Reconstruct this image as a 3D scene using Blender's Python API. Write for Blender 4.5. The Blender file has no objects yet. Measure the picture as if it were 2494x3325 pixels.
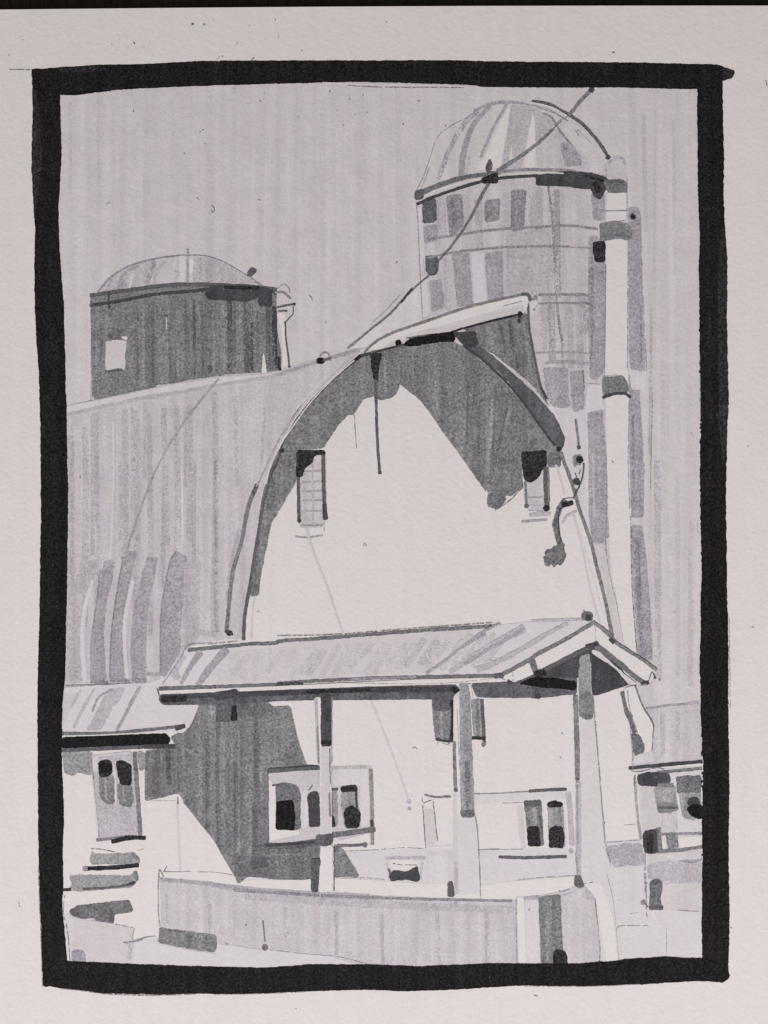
# A photographed sheet of white drawing paper: a grey marker sketch of a barn with two silos inside a
# thick black ink border, lying on a black ribbed table top in soft low daylight.
import bpy, math, random
from mathutils import Vector
from mathutils.geometry import tessellate_polygon

random.seed(7)
# smooth 2-D noise in -1..1, the same in every run
_LAT = {}
def _lat(i, j, k):
    v = _LAT.get((i, j, k))
    if v is None:
        h = (i * 374761393 + j * 668265263 + k * 2147483647 + 1013904223) & 0xffffffff
        h = ((h ^ (h >> 13)) * 1274126177) & 0xffffffff
        h = ((h ^ (h >> 16)) * 2246822519) & 0xffffffff
        v = _LAT[(i, j, k)] = ((h ^ (h >> 15)) & 0xffff) / 32767.5 - 1.0
    return v
def nz2(x, y, k):
    i, j = math.floor(x), math.floor(y)
    u, v = x - i, y - j
    u, v = u * u * (3 - 2 * u), v * v * (3 - 2 * v)
    a = _lat(i, j, k) * (1 - u) + _lat(i + 1, j, k) * u
    b = _lat(i, j + 1, k) * (1 - u) + _lat(i + 1, j + 1, k) * u
    return (a * (1 - v) + b * v) * 0.75
scene = bpy.context.scene
col = scene.collection

# ------------------------------------------------------------------ the sheet's own ruler
# drawing units ("du"): 1 du = 0.066 mm on the paper; x to the right, y down the page
K = 6.6e-5
CX, CY = 1247.0, 1662.5
DIST = 0.5                      # camera height above the table top
BULGE = 0.38                    # bow added along the page's middle so sunlight fades towards its top
ZC = 0.0057
STEP = 60.0
Y0N, NN = -240.0, 68
NODE = []
for i in range(NN):
    y = Y0N + i * STEP
    yy = (CY - y) * K
    z = ZC - BULGE * yy * yy
    m = (DIST - z) / DIST
    NODE.append((yy * m, z, m))

def page(x, y):
    """page position -> point on the bowed sheet (X, Y, Z)"""
    f = (y - Y0N) / STEP
    i = min(max(int(math.floor(f)), 0), NN - 2)
    t = f - i
    a, b = NODE[i], NODE[i + 1]
    Yw = a[0] + (b[0] - a[0]) * t
    Z = a[1] + (b[1] - a[1]) * t
    M = a[2] + (b[2] - a[2]) * t
    return ((x - CX) * K * M, Yw, Z)

# ------------------------------------------------------------------ materials
def lin(c):
    c /= 255.0
    return c / 12.92 if c <= 0.04045 else ((c + 0.055) / 1.055) ** 2.4

PAPER_SRGB = (211, 203, 203)
PAPER_ALB = (0.768, 0.755, 0.776)
TONES = {   # how each marker tone looks on this paper, in the same light as the bare sheet above
    'W': (211, 203, 203), 'Wh': (211, 203, 203), 'SL': (202, 195, 198), 'S': (197, 189, 191), 'Sd': (192, 184, 187), 'P': (189, 182, 187),
    'Pm': (178, 171, 177), 'P2': (159, 153, 160), 'M': (140, 134, 141), 'Gp': (148, 145, 149),
    'G': (122, 120, 123), 'Gd': (110, 108, 112), 'D': (93, 91, 96), 'Kk': (70, 68, 73), 'X': (47, 45, 49),
    'B': (28, 25, 28), 'BL': (42, 40, 44), 'Pn': (130, 122, 122), 'Bu': (146, 142, 152), 'Bu2': (170, 164, 171),
    'Y': (205, 188, 165),
}
MATS = {}

def new_mat(name):
    m = bpy.data.materials.new(name)
    m.use_nodes = True
    nt = m.node_tree
    nt.nodes.clear()
    return m, nt, nt.nodes, nt.links

def ink(tone, streak=True, soft=0):
    """soft 0 = solid film, 1 = feathered rim, 2 = half-dry marker, 3 = pencil"""
    key = (tone, streak, soft)
    if key in MATS:
        return MATS[key]
    m, nt, N, L = new_mat('%s_%s%s' % (('marker_ink', 'marker_ink_rim', 'dry_marker', 'pencil')[soft], tone, '_brushed' if streak else ''))
    tgt = TONES[tone]
    alb = [PAPER_ALB[i] * lin(tgt[i]) / lin(PAPER_SRGB[i]) for i in range(3)]
    dark = 1.0 - lin(tgt[1]) / lin(PAPER_SRGB[1])          # 0 = bare paper, 1 = black
    out = N.new('ShaderNodeOutputMaterial')
    bs = N.new('ShaderNodeBsdfPrincipled')
    L.new(bs.outputs[0], out.inputs[0])
    bs.inputs['Roughness'].default_value = 0.85
    bs.inputs['Specular IOR Level'].default_value = 0.12
    tc = N.new('ShaderNodeTexCoord')
    # fine mottling: ink pooled in the tooth of the paper
    n1 = N.new('ShaderNodeTexNoise')
    n1.inputs['Scale'].default_value = 2050.0
    n1.inputs['Detail'].default_value = 4.0
    n1.inputs['Roughness'].default_value = 0.65
    L.new(tc.outputs['Object'], n1.inputs['Vector'])
    mp = N.new('ShaderNodeMapping')
    mp.inputs['Scale'].default_value = (520.0, 11.0, 1.0)
    L.new(tc.outputs['Object'], mp.inputs['Vector'])
    n2 = N.new('ShaderNodeTexNoise')
    n2.inputs['Scale'].default_value = 1.0
    n2.inputs['Detail'].default_value = 3.0
    L.new(mp.outputs[0], n2.inputs['Vector'])
    n3 = N.new('ShaderNodeTexNoise')
    n3.inputs['Scale'].default_value = 230.0
    n3.inputs['Detail'].default_value = 2.0
    L.new(tc.outputs['Object'], n3.inputs['Vector'])

    def mul(src, amp):          # 1 + amp*(src-0.5)
        a = N.new('ShaderNodeMath'); a.operation = 'SUBTRACT'
        L.new(src, a.inputs[0]); a.inputs[1].default_value = 0.5
        b = N.new('ShaderNodeMath'); b.operation = 'MULTIPLY_ADD'
        L.new(a.outputs[0], b.inputs[0]); b.inputs[1].default_value = amp; b.inputs[2].default_value = 1.0
        return b.outputs[0]
    mid = max(0.0, 1.0 - abs(dark - 0.72) / 0.55)
    a1 = 0.10 + 0.55 * min(1, dark * 3) + 2.5 * mid + (4.0 if dark > 0.93 else 0)
    a2 = (0.36 if 0.03 < dark < 0.16 else 0.50 if 0.03 < dark < 0.5 else 1.5 * dark) if streak else 0.05
    a3 = 0.06 + 0.55 * min(dark * 1.5, 1)
    v1, v2, v3 = mul(n1.outputs[0], a1), mul(n2.outputs[0], a2), mul(n3.outputs[0], a3)
    p = N.new('ShaderNodeMath'); p.operation = 'MULTIPLY'
    L.new(v1, p.inputs[0]); L.new(v2, p.inputs[1])
    q = N.new('ShaderNodeMath'); q.operation = 'MULTIPLY'; q.use_clamp = False
    L.new(p.outputs[0], q.inputs[0]); L.new(v3, q.inputs[1])
    r = N.new('ShaderNodeMath'); r.operation = 'MAXIMUM'
    L.new(q.outputs[0], r.inputs[0]); r.inputs[1].default_value = 0.12
    cmb = N.new('ShaderNodeVectorMath'); cmb.operation = 'SCALE'
    cmb.inputs[0].default_value = alb
    L.new(r.outputs[0], cmb.inputs['Scale'])
    last = cmb.outputs[0]
    if dark > 0.35:             # light flecks where the tooth stayed dry
        n4 = N.new('ShaderNodeTexNoise')
        n4.inputs['Scale'].default_value = 2600.0
        n4.inputs['Detail'].default_value = 1.5
        L.new(tc.outputs['Object'], n4.inputs['Vector'])
        rp = N.new('ShaderNodeMapRange')
        rp.inputs['From Min'].default_value = 0.66
        rp.inputs['From Max'].default_value = 0.80
        rp.inputs['To Max'].default_value = 0.30 if dark < 0.93 else 0.10
        L.new(n4.outputs[0], rp.inputs['Value'])
        mx = N.new('ShaderNodeMix'); mx.data_type = 'RGBA'
        L.new(rp.outputs[0], mx.inputs[0])
        L.new(last, mx.inputs[6])
        mx.inputs[7].default_value = (*PAPER_ALB, 1)
        last = mx.outputs[2]
    if dark > 0.04:             # the dye separates a little into pinker and cooler patches
        n5 = N.new('ShaderNodeTexNoise'); n5.inputs['Scale'].default_value = 420.0; n5.inputs['Detail'].default_value = 2.0
        mp5 = N.new('ShaderNodeMapping'); mp5.inputs['Location'].default_value = (3.3, 1.7, 0.4); mp5.inputs['Scale'].default_value = (1.6, 0.35, 1)
        L.new(tc.outputs['Object'], mp5.inputs['Vector']); L.new(mp5.outputs[0], n5.inputs['Vector'])
        r5 = N.new('ShaderNodeMapRange'); r5.inputs['From Min'].default_value = 0.3; r5.inputs['From Max'].default_value = 0.7
        L.new(n5.outputs[0], r5.inputs['Value'])
        c5 = N.new('ShaderNodeMix'); c5.data_type = 'RGBA'; L.new(r5.outputs[0], c5.inputs[0])
        c5.inputs[6].default_value = (1.018, 0.99, 1.0, 1); c5.inputs[7].default_value = (0.985, 1.0, 1.008, 1)
        m5 = N.new('ShaderNodeMix'); m5.data_type = 'RGBA'; m5.blend_type = 'MULTIPLY'; m5.inputs[0].default_value = 1.0
        L.new(last, m5.inputs[6]); L.new(c5.outputs[2], m5.inputs[7])
        last = m5.outputs[2]
    L.new(last, bs.inputs['Base Color'])
    if soft:
        at = N.new('ShaderNodeAttribute'); at.attribute_name = 'rim'
        nf = N.new('ShaderNodeTexNoise'); nf.inputs['Scale'].default_value = 3000.0; nf.inputs['Detail'].default_value = 2.0
        L.new(tc.outputs['Object'], nf.inputs['Vector'])
        am = N.new('ShaderNodeMath'); am.operation = 'MULTIPLY_ADD'
        L.new(nf.outputs[0], am.inputs[0]); am.inputs[1].default_value = -0.9; L.new(at.outputs['Fac'], am.inputs[2])
        ar = N.new('ShaderNodeMapRange'); ar.inputs['From Min'].default_value = 0.0; ar.inputs['From Max'].default_value = 0.10
        L.new(am.outputs[0], ar.inputs['Value'])
        alpha = ar.outputs[0]
        if soft > 1:
            nd = N.new('ShaderNodeTexNoise'); nd.inputs['Scale'].default_value = 1.0; nd.inputs['Detail'].default_value = 4.0
            md = N.new('ShaderNodeMapping'); md.inputs['Scale'].default_value = (560, 55, 1) if soft == 2 else (1600, 1600, 1)
            L.new(tc.outputs['Object'], md.inputs['Vector']); L.new(md.outputs[0], nd.inputs['Vector'])
            stip = N.new('ShaderNodeTexNoise'); stip.inputs['Scale'].default_value = 3600.0; stip.inputs['Detail'].default_value = 1.0
            L.new(tc.outputs['Object'], stip.inputs['Vector'])
            sm = N.new('ShaderNodeMix'); sm.inputs[0].default_value = 0.5 if soft == 2 else 0.0
            L.new(nd.outputs[0], sm.inputs[2]); L.new(stip.outputs[0], sm.inputs[3])
            rd = N.new('ShaderNodeMapRange'); rd.inputs['From Min'].default_value = 0.455 if soft == 2 else 0.36; rd.inputs['From Max'].default_value = 0.50 if soft == 2 else 0.52
            rd.inputs['To Min'].default_value = 0.0 if soft == 2 else 0.05
            rd.inputs['To Max'].default_value = 0.95 if soft == 2 else 0.85
            L.new(sm.outputs[0], rd.inputs['Value'])
            mm = N.new('ShaderNodeMath'); mm.operation = 'MULTIPLY'
            L.new(alpha, mm.inputs[0]); L.new(rd.outputs[0], mm.inputs[1]); alpha = mm.outputs[0]
        L.new(alpha, bs.inputs['Alpha'])
    # paper tooth
    t1 = N.new('ShaderNodeTexNoise')
    t1.inputs['Scale'].default_value = 900.0
    t1.inputs['Detail'].default_value = 3.0
    t1.inputs['Distortion'].default_value = 0.4
    L.new(tc.outputs['Object'], t1.inputs['Vector'])
    bp = N.new('ShaderNodeBump')
    bp.inputs['Strength'].default_value = 1.0
    bp.inputs['Distance'].default_value = TOOTH
    L.new(t1.outputs[0], bp.inputs['Height'])
    L.new(bp.outputs[0], bs.inputs['Normal'])
    MATS[key] = m
    return m

TOOTH = 0.000038

# ------------------------------------------------------------------ object registry
ROOT = bpy.data.objects.new('marker_drawing', None)
col.objects.link(ROOT)
ROOT.empty_display_size = 0.05
ROOT['label'] = 'white paper sheet with grey marker drawing of barn and silos in thick black border'
ROOT['category'] = 'drawing'

class Part:
    def __init__(self, name, parent=None, label=None):
        self.name, self.parent, self.label = name, parent, label
        self.v, self.f, self.mi, self.mats, self.rim = [], [], [], [], []
        self.ob = None
    def mat(self, m):
        if m not in self.mats:
            self.mats.append(m)
        return self.mats.index(m)

ALL = []
CUR = None
def part(name, parent=None, label=None):
    """open a drawn part (parent=None) or sub-part and make it the one strokes go to"""
    global CUR
    CUR = Part(name, parent, label)
    ALL.append(CUR)
    return CUR
def use(p):
    global CUR
    CUR = p

LAYER = [0]
LEVEL = {}                       # how many ink films already lie over each small cell of the page
CELL = 10.0
DZ = 1.5e-6

def clip(poly, y, keep_above):
    out = []
    n = len(poly)
    for i in range(n):
        a, b = poly[i], poly[(i + 1) % n]
        ia = (a[1] >= y) if keep_above else (a[1] <= y)
        ib = (b[1] >= y) if keep_above else (b[1] <= y)
        if ia:
            out.append(a)
        if ia != ib:
            t = (y - a[1]) / (b[1] - a[1])
            out.append((a[0] + (b[0] - a[0]) * t, y, a[2] + (b[2] - a[2]) * t))
    return out

def emit(tris, mat, lift=0.0, lv=None):
    """drape flat faces over the bowed sheet, one thin film above the one before"""
    tris = [tuple(q if len(q) > 2 else (q[0], q[1], 1.0) for q in t) for t in tris]
    cells = set()
    for t in (tris if lv is None else ()):
        x0 = int(min(q[0] for q in t) // CELL); x1 = int(max(q[0] for q in t) // CELL)
        y0 = int(min(q[1] for q in t) // CELL); y1 = int(max(q[1] for q in t) // CELL)
        if (x1 - x0) * (y1 - y0) <= 4:
            cells.update((i, j) for i in range(x0, x1 + 1) for j in range(y0, y1 + 1))
        else:
            (ax, ay, _), (bx, by, _), (cx_, cy_, _) = t
            D_ = (by - cy_) * (ax - cx_) + (cx_ - bx) * (ay - cy_)
            if abs(D_) < 1e-6: continue
            for i in range(x0, x1 + 1):
                for j in range(y0, y1 + 1):
                    px, py = (i + .5) * CELL, (j + .5) * CELL
                    u = ((by - cy_) * (px - cx_) + (cx_ - bx) * (py - cy_)) / D_
                    v = ((cy_ - ay) * (px - cx_) + (ax - cx_) * (py - cy_)) / D_
                    e = CELL * 0.75 * max(abs(by - cy_) + abs(cx_ - bx), abs(cy_ - ay) + abs(ax - cx_), abs(ay - by) + abs(ax - bx)) / abs(D_)
                    if u > -e and v > -e and 1 - u - v > -e:
                        cells.add((i, j))
    if lv is None:
        lv = 1 + max((LEVEL.get(c, 0) for c in cells), default=0)
    for c in cells:
        LEVEL[c] = lv
    LAYER[0] = max(LAYER[0], lv)
    z = (lv + lift) * DZ
    p = CUR
    mi = p.mat(mat)
    for t in tris:
        lo = min(q[1] for q in t); hi = max(q[1] for q in t)
        i0 = int(math.floor((lo - Y0N) / STEP)); i1 = int(math.ceil((hi - Y0N) / STEP))
        for i in range(i0, max(i1, i0 + 1)):
            ya, yb = Y0N + i * STEP, Y0N + (i + 1) * STEP
            s = t
            if lo < ya: s = clip(s, ya, True)
            if len(s) >= 3 and hi > yb: s = clip(s, yb, False)
            if len(s) < 3: continue
            area = 0
            for k in range(len(s)):
                a, b = s[k], s[(k + 1) % len(s)]
                area += a[0] * b[1] - b[0] * a[1]
            if abs(area) < 0.02: continue
            if area > 0: s = s[::-1]
            b0 = len(p.v)
            for q in s:
                X, Y, Z = page(q[0], q[1])
                p.v.append((X, Y, Z + z)); p.rim.append(q[2])
            p.f.append(tuple(range(b0, b0 + len(s))))
            p.mi.append(mi)
    return lv

TILE = {'A': (150, 750, 2.0), 'B': (900, 850, 2.0), 'C': (1500, 850, 2.0), 'D': (1300, 250, 2.0), 'E': (150, 1500, 2.0),
        'F': (900, 1500, 2.0), 'G': (1500, 1500, 2.0), 'H': (150, 2250, 2.0), 'I': (800, 2150, 2.0), 'J': (1550, 2150, 2.0),
        'Q': (150, 2700, 2.676), 'L': (1700, 2600, 2.37), 'M': (0, 0, 1.327), 'N': (1250, 0, 1.3336),
        'a': (60, 150, 1.3825), 'b': (60, 1700, 1.3825), 'c': (2094, 150, 1.3825), 'd': (2094, 1700, 1.3825),
        'e': (700, 2880, 1.3825), '_': (0, 0, 1.0)}

def pts(s):
    """'A 10 20 30 40 B 5 6' -> page coordinates; a letter switches to another patch of the page"""
    out, cur, buf = [], TILE['_'], []
    for tok in s.replace(',', ' ').split():
        if tok in TILE:
            cur = TILE[tok]
        else:
            buf.append(float(tok))
            if len(buf) == 2:
                out.append((cur[0] + buf[0] / cur[2], cur[1] + buf[1] / cur[2]))
                buf = []
    return out

def wob(x, y, amp):
    dx = nz2(x * 0.075, y * 0.075, 1) + 0.6 * nz2(x * 0.21, y * 0.21, 2) + 0.75 * nz2(x * 0.55, y * 0.55, 3)
    dy = nz2(x * 0.075, y * 0.075, 4) + 0.6 * nz2(x * 0.21, y * 0.21, 5) + 0.75 * nz2(x * 0.55, y * 0.55, 6)
    return (x + dx * amp * 0.75, y + dy * amp * 0.75)

def resample(P, closed, d):
    out = []
    n = len(P)
    for i in range(n if closed else n - 1):
        a, b = P[i], P[(i + 1) % n]
        l = math.hypot(b[0] - a[0], b[1] - a[1])
        k = max(1, int(l / d))
        for j in range(k):
            t = j / k
            out.append((a[0] + (b[0] - a[0]) * t, a[1] + (b[1] - a[1]) * t))
    if not closed:
        out.append(P[-1])
    return out

def soften(P, r):
    out = []
    n = len(P)
    for i in range(n):
        a, b, c = P[i - 1], P[i], P[(i + 1) % n]
        for o in (a, c):
            l = math.hypot(o[0] - b[0], o[1] - b[1]) or 1
            t = min(r / l, 0.33)
            out.append((b[0] + (o[0] - b[0]) * t, b[1] + (o[1] - b[1]) * t))
    return out

def poly(s, tone, amp=2.4, r=5, streak=True):
    P = pts(s) if isinstance(s, str) else s
    P = soften(P, r) if r else P
    P = resample(P, True, 5)
    base = P
    for f in (1.0, 0.5, 0.0):           # a wobble that makes the outline cross itself is calmed down
        P = [wob(x, y, amp * f) for x, y in base] if amp * f else base
        T = tessellate_polygon([[Vector((x, y, 0)) for x, y in P]])
        A0 = abs(sum(P[i - 1][0] * P[i][1] - P[i][0] * P[i - 1][1] for i in range(len(P)))) / 2
        A1 = sum(abs((P[b][0] - P[a][0]) * (P[c][1] - P[a][1]) - (P[c][0] - P[a][0]) * (P[b][1] - P[a][1])) / 2 for a, b, c in T)
        if len(T) == len(P) - 2 and abs(A0 - A1) < 0.002 * A0 + 4:
            break
    else:
        print('BADPOLY', CUR.name, round(A0), round(A1), len(P), len(T), s[:70])
    lv = emit([tuple(P[i] for i in t) for t in T], ink(tone, streak))
    if tone in ('W', 'Wh', 'SL', 'S'):
        return
    # feathered wet rim
    n = len(P); R = []
    for i in range(n):
        a, b = P[i - 1], P[(i + 1) % n]
        l = math.hypot(b[0] - a[0], b[1] - a[1]) or 1
        dx, dy = (b[0] - a[0]) / l, (b[1] - a[1]) / l
        R.append(((P[i][0] - dy * 2.6, P[i][1] + dx * 2.6, 0.0), (P[i][0], P[i][1], 0.8), (P[i][0] + dy * 2.6, P[i][1] - dx * 2.6, 0.0)))
    F = []
    for i in range(n):
        A, B = R[i], R[(i + 1) % n]
        for k in (0, 1):
            F.append((A[k], A[k + 1], B[k + 1])); F.append((A[k], B[k + 1], B[k]))
    emit(F, ink(tone, False, 1), 0.45, lv)

def spline(P, d=7):
    if len(P) == 2:
        return resample(P, False, d)
    out = []
    Q = [P[0]] + P + [P[-1]]
    for i in range(1, len(Q) - 2):
        p0, p1, p2, p3 = Q[i - 1], Q[i], Q[i + 1], Q[i + 2]
        l = math.hypot(p2[0] - p1[0], p2[1] - p1[1])
        k = max(1, int(l / d))
        for j in range(k):
            t = j / k
            out.append(tuple(0.5 * ((2 * p1[c]) + (-p0[c] + p2[c]) * t + (2 * p0[c] - 5 * p1[c] + 4 * p2[c] - p3[c]) * t * t
                                    + (-p0[c] + 3 * p1[c] - 3 * p2[c] + p3[c]) * t ** 3) for c in (0, 1)))
    out.append(P[-1])
    return out

def line(s, w, tone, amp=1.0, w2=None, ends=0.0, streak=False):
    """one pull of a marker: w = width in du; w2 = width at the far end; ends = a darker dot where the nib rested"""
    P = spline(pts(s) if isinstance(s, str) else s)
    if amp:
        P = [wob(x, y, amp) for x, y in P]
    n = len(P)
    if n < 2: return
    cap = w * 0.30
    def dirn(i):
        a, b = P[max(i - 1, 0)], P[min(i + 1, n - 1)]
        l = math.hypot(b[0] - a[0], b[1] - a[1]) or 1
        return ((b[0] - a[0]) / l, (b[1] - a[1]) / l)
    rows = []
    d0 = dirn(0)
    for t in (1.0, 0.7, 0.35):
        rows.append((P[0][0] - d0[0] * cap * t, P[0][1] - d0[1] * cap * t, d0, w * (0.35 + 0.65 * math.sqrt(max(0, 1 - t * t)))))
    for i in range(n):
        ww = w if w2 is None else w + (w2 - w) * i / (n - 1)
        ww *= 1 + 0.16 * nz2(P[i][0] * 0.05, P[i][1] * 0.05, 7)
        rows.append((P[i][0], P[i][1], dirn(i), ww))
    d1 = dirn(n - 1)
    we = w if w2 is None else w2
    for t in (0.35, 0.7, 1.0):
        rows.append((P[-1][0] + d1[0] * cap * t, P[-1][1] + d1[1] * cap * t, d1, we * (0.35 + 0.65 * math.sqrt(max(0, 1 - t * t)))))
    F = []
    prev = None
    for k, (x, y, d, ww) in enumerate(rows):
        j1 = 0.5 * nz2(x * 0.3, y * 0.3, 8); j2 = 0.5 * nz2(x * 0.3, y * 0.3, 9)
        h = ww / 2
        e = min(1.8, h * 0.5)
        ro = 0.0
        edge = 0.15 if k in (0, len(rows) - 1) else 1.0
        row = tuple((x - d[1] * o, y + d[0] * o, q * edge) for o, q in ((h + j1 + 1.2, 0.0), (h + j1 - e, 1.0), (-(h + j2 - e), 1.0), (-(h + j2 + 1.2), 0.0)))
        if prev:
            for c in range(3):
                F.append((prev[c], prev[c + 1], row[c + 1])); F.append((prev[c], row[c + 1], row[c]))
        prev = row
    emit(F, ink(tone, streak, 2 if streak else 1))
    if ends:
        blob_at(P[-1], ends, darker(tone))

def darker(t):
    o = ['S', 'P', 'P2', 'M', 'G', 'D', 'Kk', 'X', 'B']
    return o[min(o.index(t) + 1, len(o) - 1)] if t in o else t

def blob_at(c, r, tone, sx=1.0):
    n = 18
    P = []
    Q = []
    for i in range(n):
        a = 2 * math.pi * i / n
        rr = r * (1 + 0.22 * nz2(c[0] + math.cos(a) * 2, c[1] + math.sin(a) * 2, 10))
        P.append((c[0] + math.cos(a) * rr * 0.8 * sx, c[1] + math.sin(a) * rr * 0.8))
        Q.append((c[0] + math.cos(a) * (rr + 1.6) * sx, c[1] + math.sin(a) * (rr + 1.6), 0.0))
    emit([(c, P[i], P[(i + 1) % n]) for i in range(n)] + [(P[i], Q[i], Q[(i + 1) % n]) for i in range(n)]
         + [(P[i], Q[(i + 1) % n], P[(i + 1) % n]) for i in range(n)], ink(tone, False, 1))

def blob(s, r, tone, sx=1.0):
    blob_at(pts(s)[0], r, tone, sx)

def pencil(s, w=2.6, tone='Pn', gap=0.25):
    P = resample(spline(pts(s)), False, 6)
    F, prev, on = [], None, True
    for i, (x, y) in enumerate(P):
        x, y = wob(x, y, 0.8)
        a, b = P[max(i - 1, 0)], P[min(i + 1, len(P) - 1)]
        l = math.hypot(b[0] - a[0], b[1] - a[1]) or 1
        d = ((b[0] - a[0]) / l, (b[1] - a[1]) / l)
        h = w / 2 * random.uniform(0.8, 1.5)
        cur = ((x - d[1] * h, y + d[0] * h), (x + d[1] * h, y - d[0] * h))
        if prev and random.random() > gap * 0.12:
            F.append((prev[0], prev[1], cur[1])); F.append((prev[0], cur[1], cur[0]))
        prev = cur
    emit(F, ink({'Pn': 'Gp', 'M': 'G', 'D': 'Gd'}.get(tone, tone), False, 3))

# ================================================================== THE DRAWING
# ---- sky wash
sky = part('sky_wash', label='pale grey vertical marker strokes of the drawn sky')
poly('M 245 395 500 375 900 355 1400 345 1659 350 N 430 365 1000 370 1370 380 1370 700 1372 1190 C 1545 300 1550 900 1558 1659 G 1550 1659 1100 1659 900 1659 _ 1900 1900 1400 1400 700 1400 205 1330 A 115 720 100 500 95 200 70 0', 'S', amp=0)
# dry gaps and doubled strokes of the sky
line('M 1200 720 1205 900', 4, 'SL', streak=True); line('M 1380 600 1382 690', 3, 'SL', streak=True); line('M 1495 830 1500 1190', 5, 'SL', streak=True)
line('M 572 860 575 1020', 3, 'SL', streak=True); line('M 308 960 320 1190', 5, 'SL', streak=True); line('_ 1050 760 1052 870', 4, 'SL', streak=True)
line('A 170 0 165 420', 6, 'SL', streak=True); line('B 810 0 818 200', 4, 'SL', streak=True); line('B 455 0 455 210', 4, 'SL', streak=True)
line('M 300 440 302 830', 12, 'Sd', streak=True); line('M 420 430 425 800', 8, 'S', streak=True); line('N 1170 440 1165 1190', 9, 'S', streak=True)
line('N 1120 500 1130 1000', 13, 'Sd', streak=True); line('N 1250 520 1255 1190', 12, 'Sd', streak=True)
line('G 1270 0 1275 1400', 22, 'Pm', amp=2, streak=True); line('G 1400 100 1405 1380', 16, 'S', streak=True); line('G 1490 400 1480 1450', 18, 'P', streak=True)
line('C 1230 300 1220 1250', 10, 'Pm', streak=True); line('C 1300 650 1310 1600', 16, 'S', streak=True); line('G 1340 300 1345 1400', 9, 'SL', streak=True)
line('C 1200 420 1205 700', 6, 'SL', streak=True); line('C 1400 100 1395 900', 7, 'SL', streak=True); line('C 1525 300 1535 1659 G 1530 400', 5, 'SL', streak=True)
poly('B 460 560 600 430 740 320 880 170 935 105 940 380 760 450 640 500 560 560', 'SL')

# ---- short silo
ss = part('silo', label='short round silo with a low dome behind the long barn roof')
poly('A 290 480 500 430 800 400 1000 385 1400 380 1495 400 1495 480 1500 650 1525 800 1525 905 1340 922 1170 927 1110 950 1040 950 900 970 850 985 715 1000 700 1020 600 1040 500 1085 330 1092 300 1075', 'G', r=2)
for x, y0, y1, w, t in ((330, 500, 1080, 14, 'Gp'), (365, 500, 650, 7, 'D'), (410, 490, 560, 12, 'Gd'), (585, 500, 960, 13, 'Gd'),
                        (590, 520, 950, 8, 'D'), (630, 480, 1010, 9, 'Gp'), (690, 470, 980, 10, 'Gd'), (745, 480, 980, 9, 'Gp'),
                        (800, 600, 960, 9, 'Gd'), (850, 470, 960, 8, 'Gp'), (905, 450, 950, 10, 'Gd'), (960, 450, 930, 9, 'D'),
                        (1010, 460, 930, 9, 'Gd'), (1060, 880, 915, 14, 'D'), (1085, 450, 920, 9, 'Gp'), (1120, 450, 900, 7, 'Gd'),
                        (1150, 470, 870, 8, 'Gp'), (1190, 450, 900, 17, 'D'), (1220, 450, 880, 8, 'Gd'), (1260, 480, 850, 8, 'Gp'),
                        (1300, 470, 910, 20, 'D'), (1330, 470, 905, 10, 'Kk'), (1370, 520, 850, 9, 'Gd'), (1400, 500, 900, 9, 'G'),
                        (1440, 500, 895, 16, 'D'), (1480, 500, 895, 18, 'Kk'), (1510, 820, 900, 10, 'X'), (1190, 870, 905, 16, 'Kk')):
    line('A %d %d %d %d' % (x, y0, x + 6, y1), w, t, amp=1.5, streak=True)
line('A 780 560 782 640', 2.5, 'S')
dm = part('dome', ss)
poly('A 330 400 350 360 420 290 500 235 600 195 720 170 860 155 980 155 1100 175 1200 225 1270 265 1400 345 1490 370 1200 352 900 345 650 365 450 385', 'Sd')
poly('A 390 330 520 250 640 200 700 190 650 300 630 350 480 375 350 395', 'Pm')
poly('A 960 170 1100 185 1200 235 1370 345 1100 345 955 330', 'Pm')
poly('A 860 165 905 165 905 330 850 325 865 230', 'SL'); poly('A 932 180 958 182 950 280 930 282', 'W')
line('A 335 395 430 290 560 220 720 178 860 160', 6, 'M'); line('A 560 235 470 290 390 370', 14, 'Pm'); line('A 600 225 500 280 470 370', 10, 'P2')
line('A 700 200 690 250 650 340', 14, 'P2'); line('A 770 200 720 260 700 340', 12, 'Pm'); line('A 920 120 918 330', 8, 'P2'); line('A 500 320 480 370', 16, 'P2')
line('A 860 158 1000 158 1100 178 1200 225 1290 280 1400 350', 3.2, 'M'); line('A 420 320 400 385', 10, 'P2', streak=True); line('A 1010 180 1010 340', 14, 'P2', streak=True); line('A 1130 215 1150 345', 12, 'Pm', streak=True); line('A 840 180 810 340', 12, 'S'); line('A 560 280 540 370', 9, 'SL'); pencil('A 1160 205 1260 262'); pencil('A 1350 330 1420 360'); pencil('A 820 258 870 272 845 300')
rb = part('rim_band', ss)
poly('A 290 420 500 388 750 356 900 348 1100 350 1150 362 1000 385 830 400 700 412 500 450 288 483', 'G', streak=False)
line('A 290 420 500 388 750 356 900 348 1100 350 1300 360 1480 378', 14, 'D')
line('A 288 483 500 450 700 412 830 400 1000 385 1150 362 1400 370', 12, 'Kk')
poly('A 1030 400 1150 352 1400 362 1480 385 1470 412 1400 420 1300 462 1180 450 1050 445', 'Kk'); line('A 1160 365 1380 372', 12, 'X')
poly('A 1380 390 1465 390 1465 490 1380 490', 'Kk'); line('A 405 395 408 500', 7, 'Kk'); line('A 1490 375 1488 410', 10, 'D')
ht = part('hatch', ss, label='pale square hatch on the short silo wall')
poly('A 385 712 410 716 450 703 525 712 515 800 510 905 470 890 385 903 385 800', 'S', streak=False); poly('A 480 690 530 680 526 712', 'W')
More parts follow.
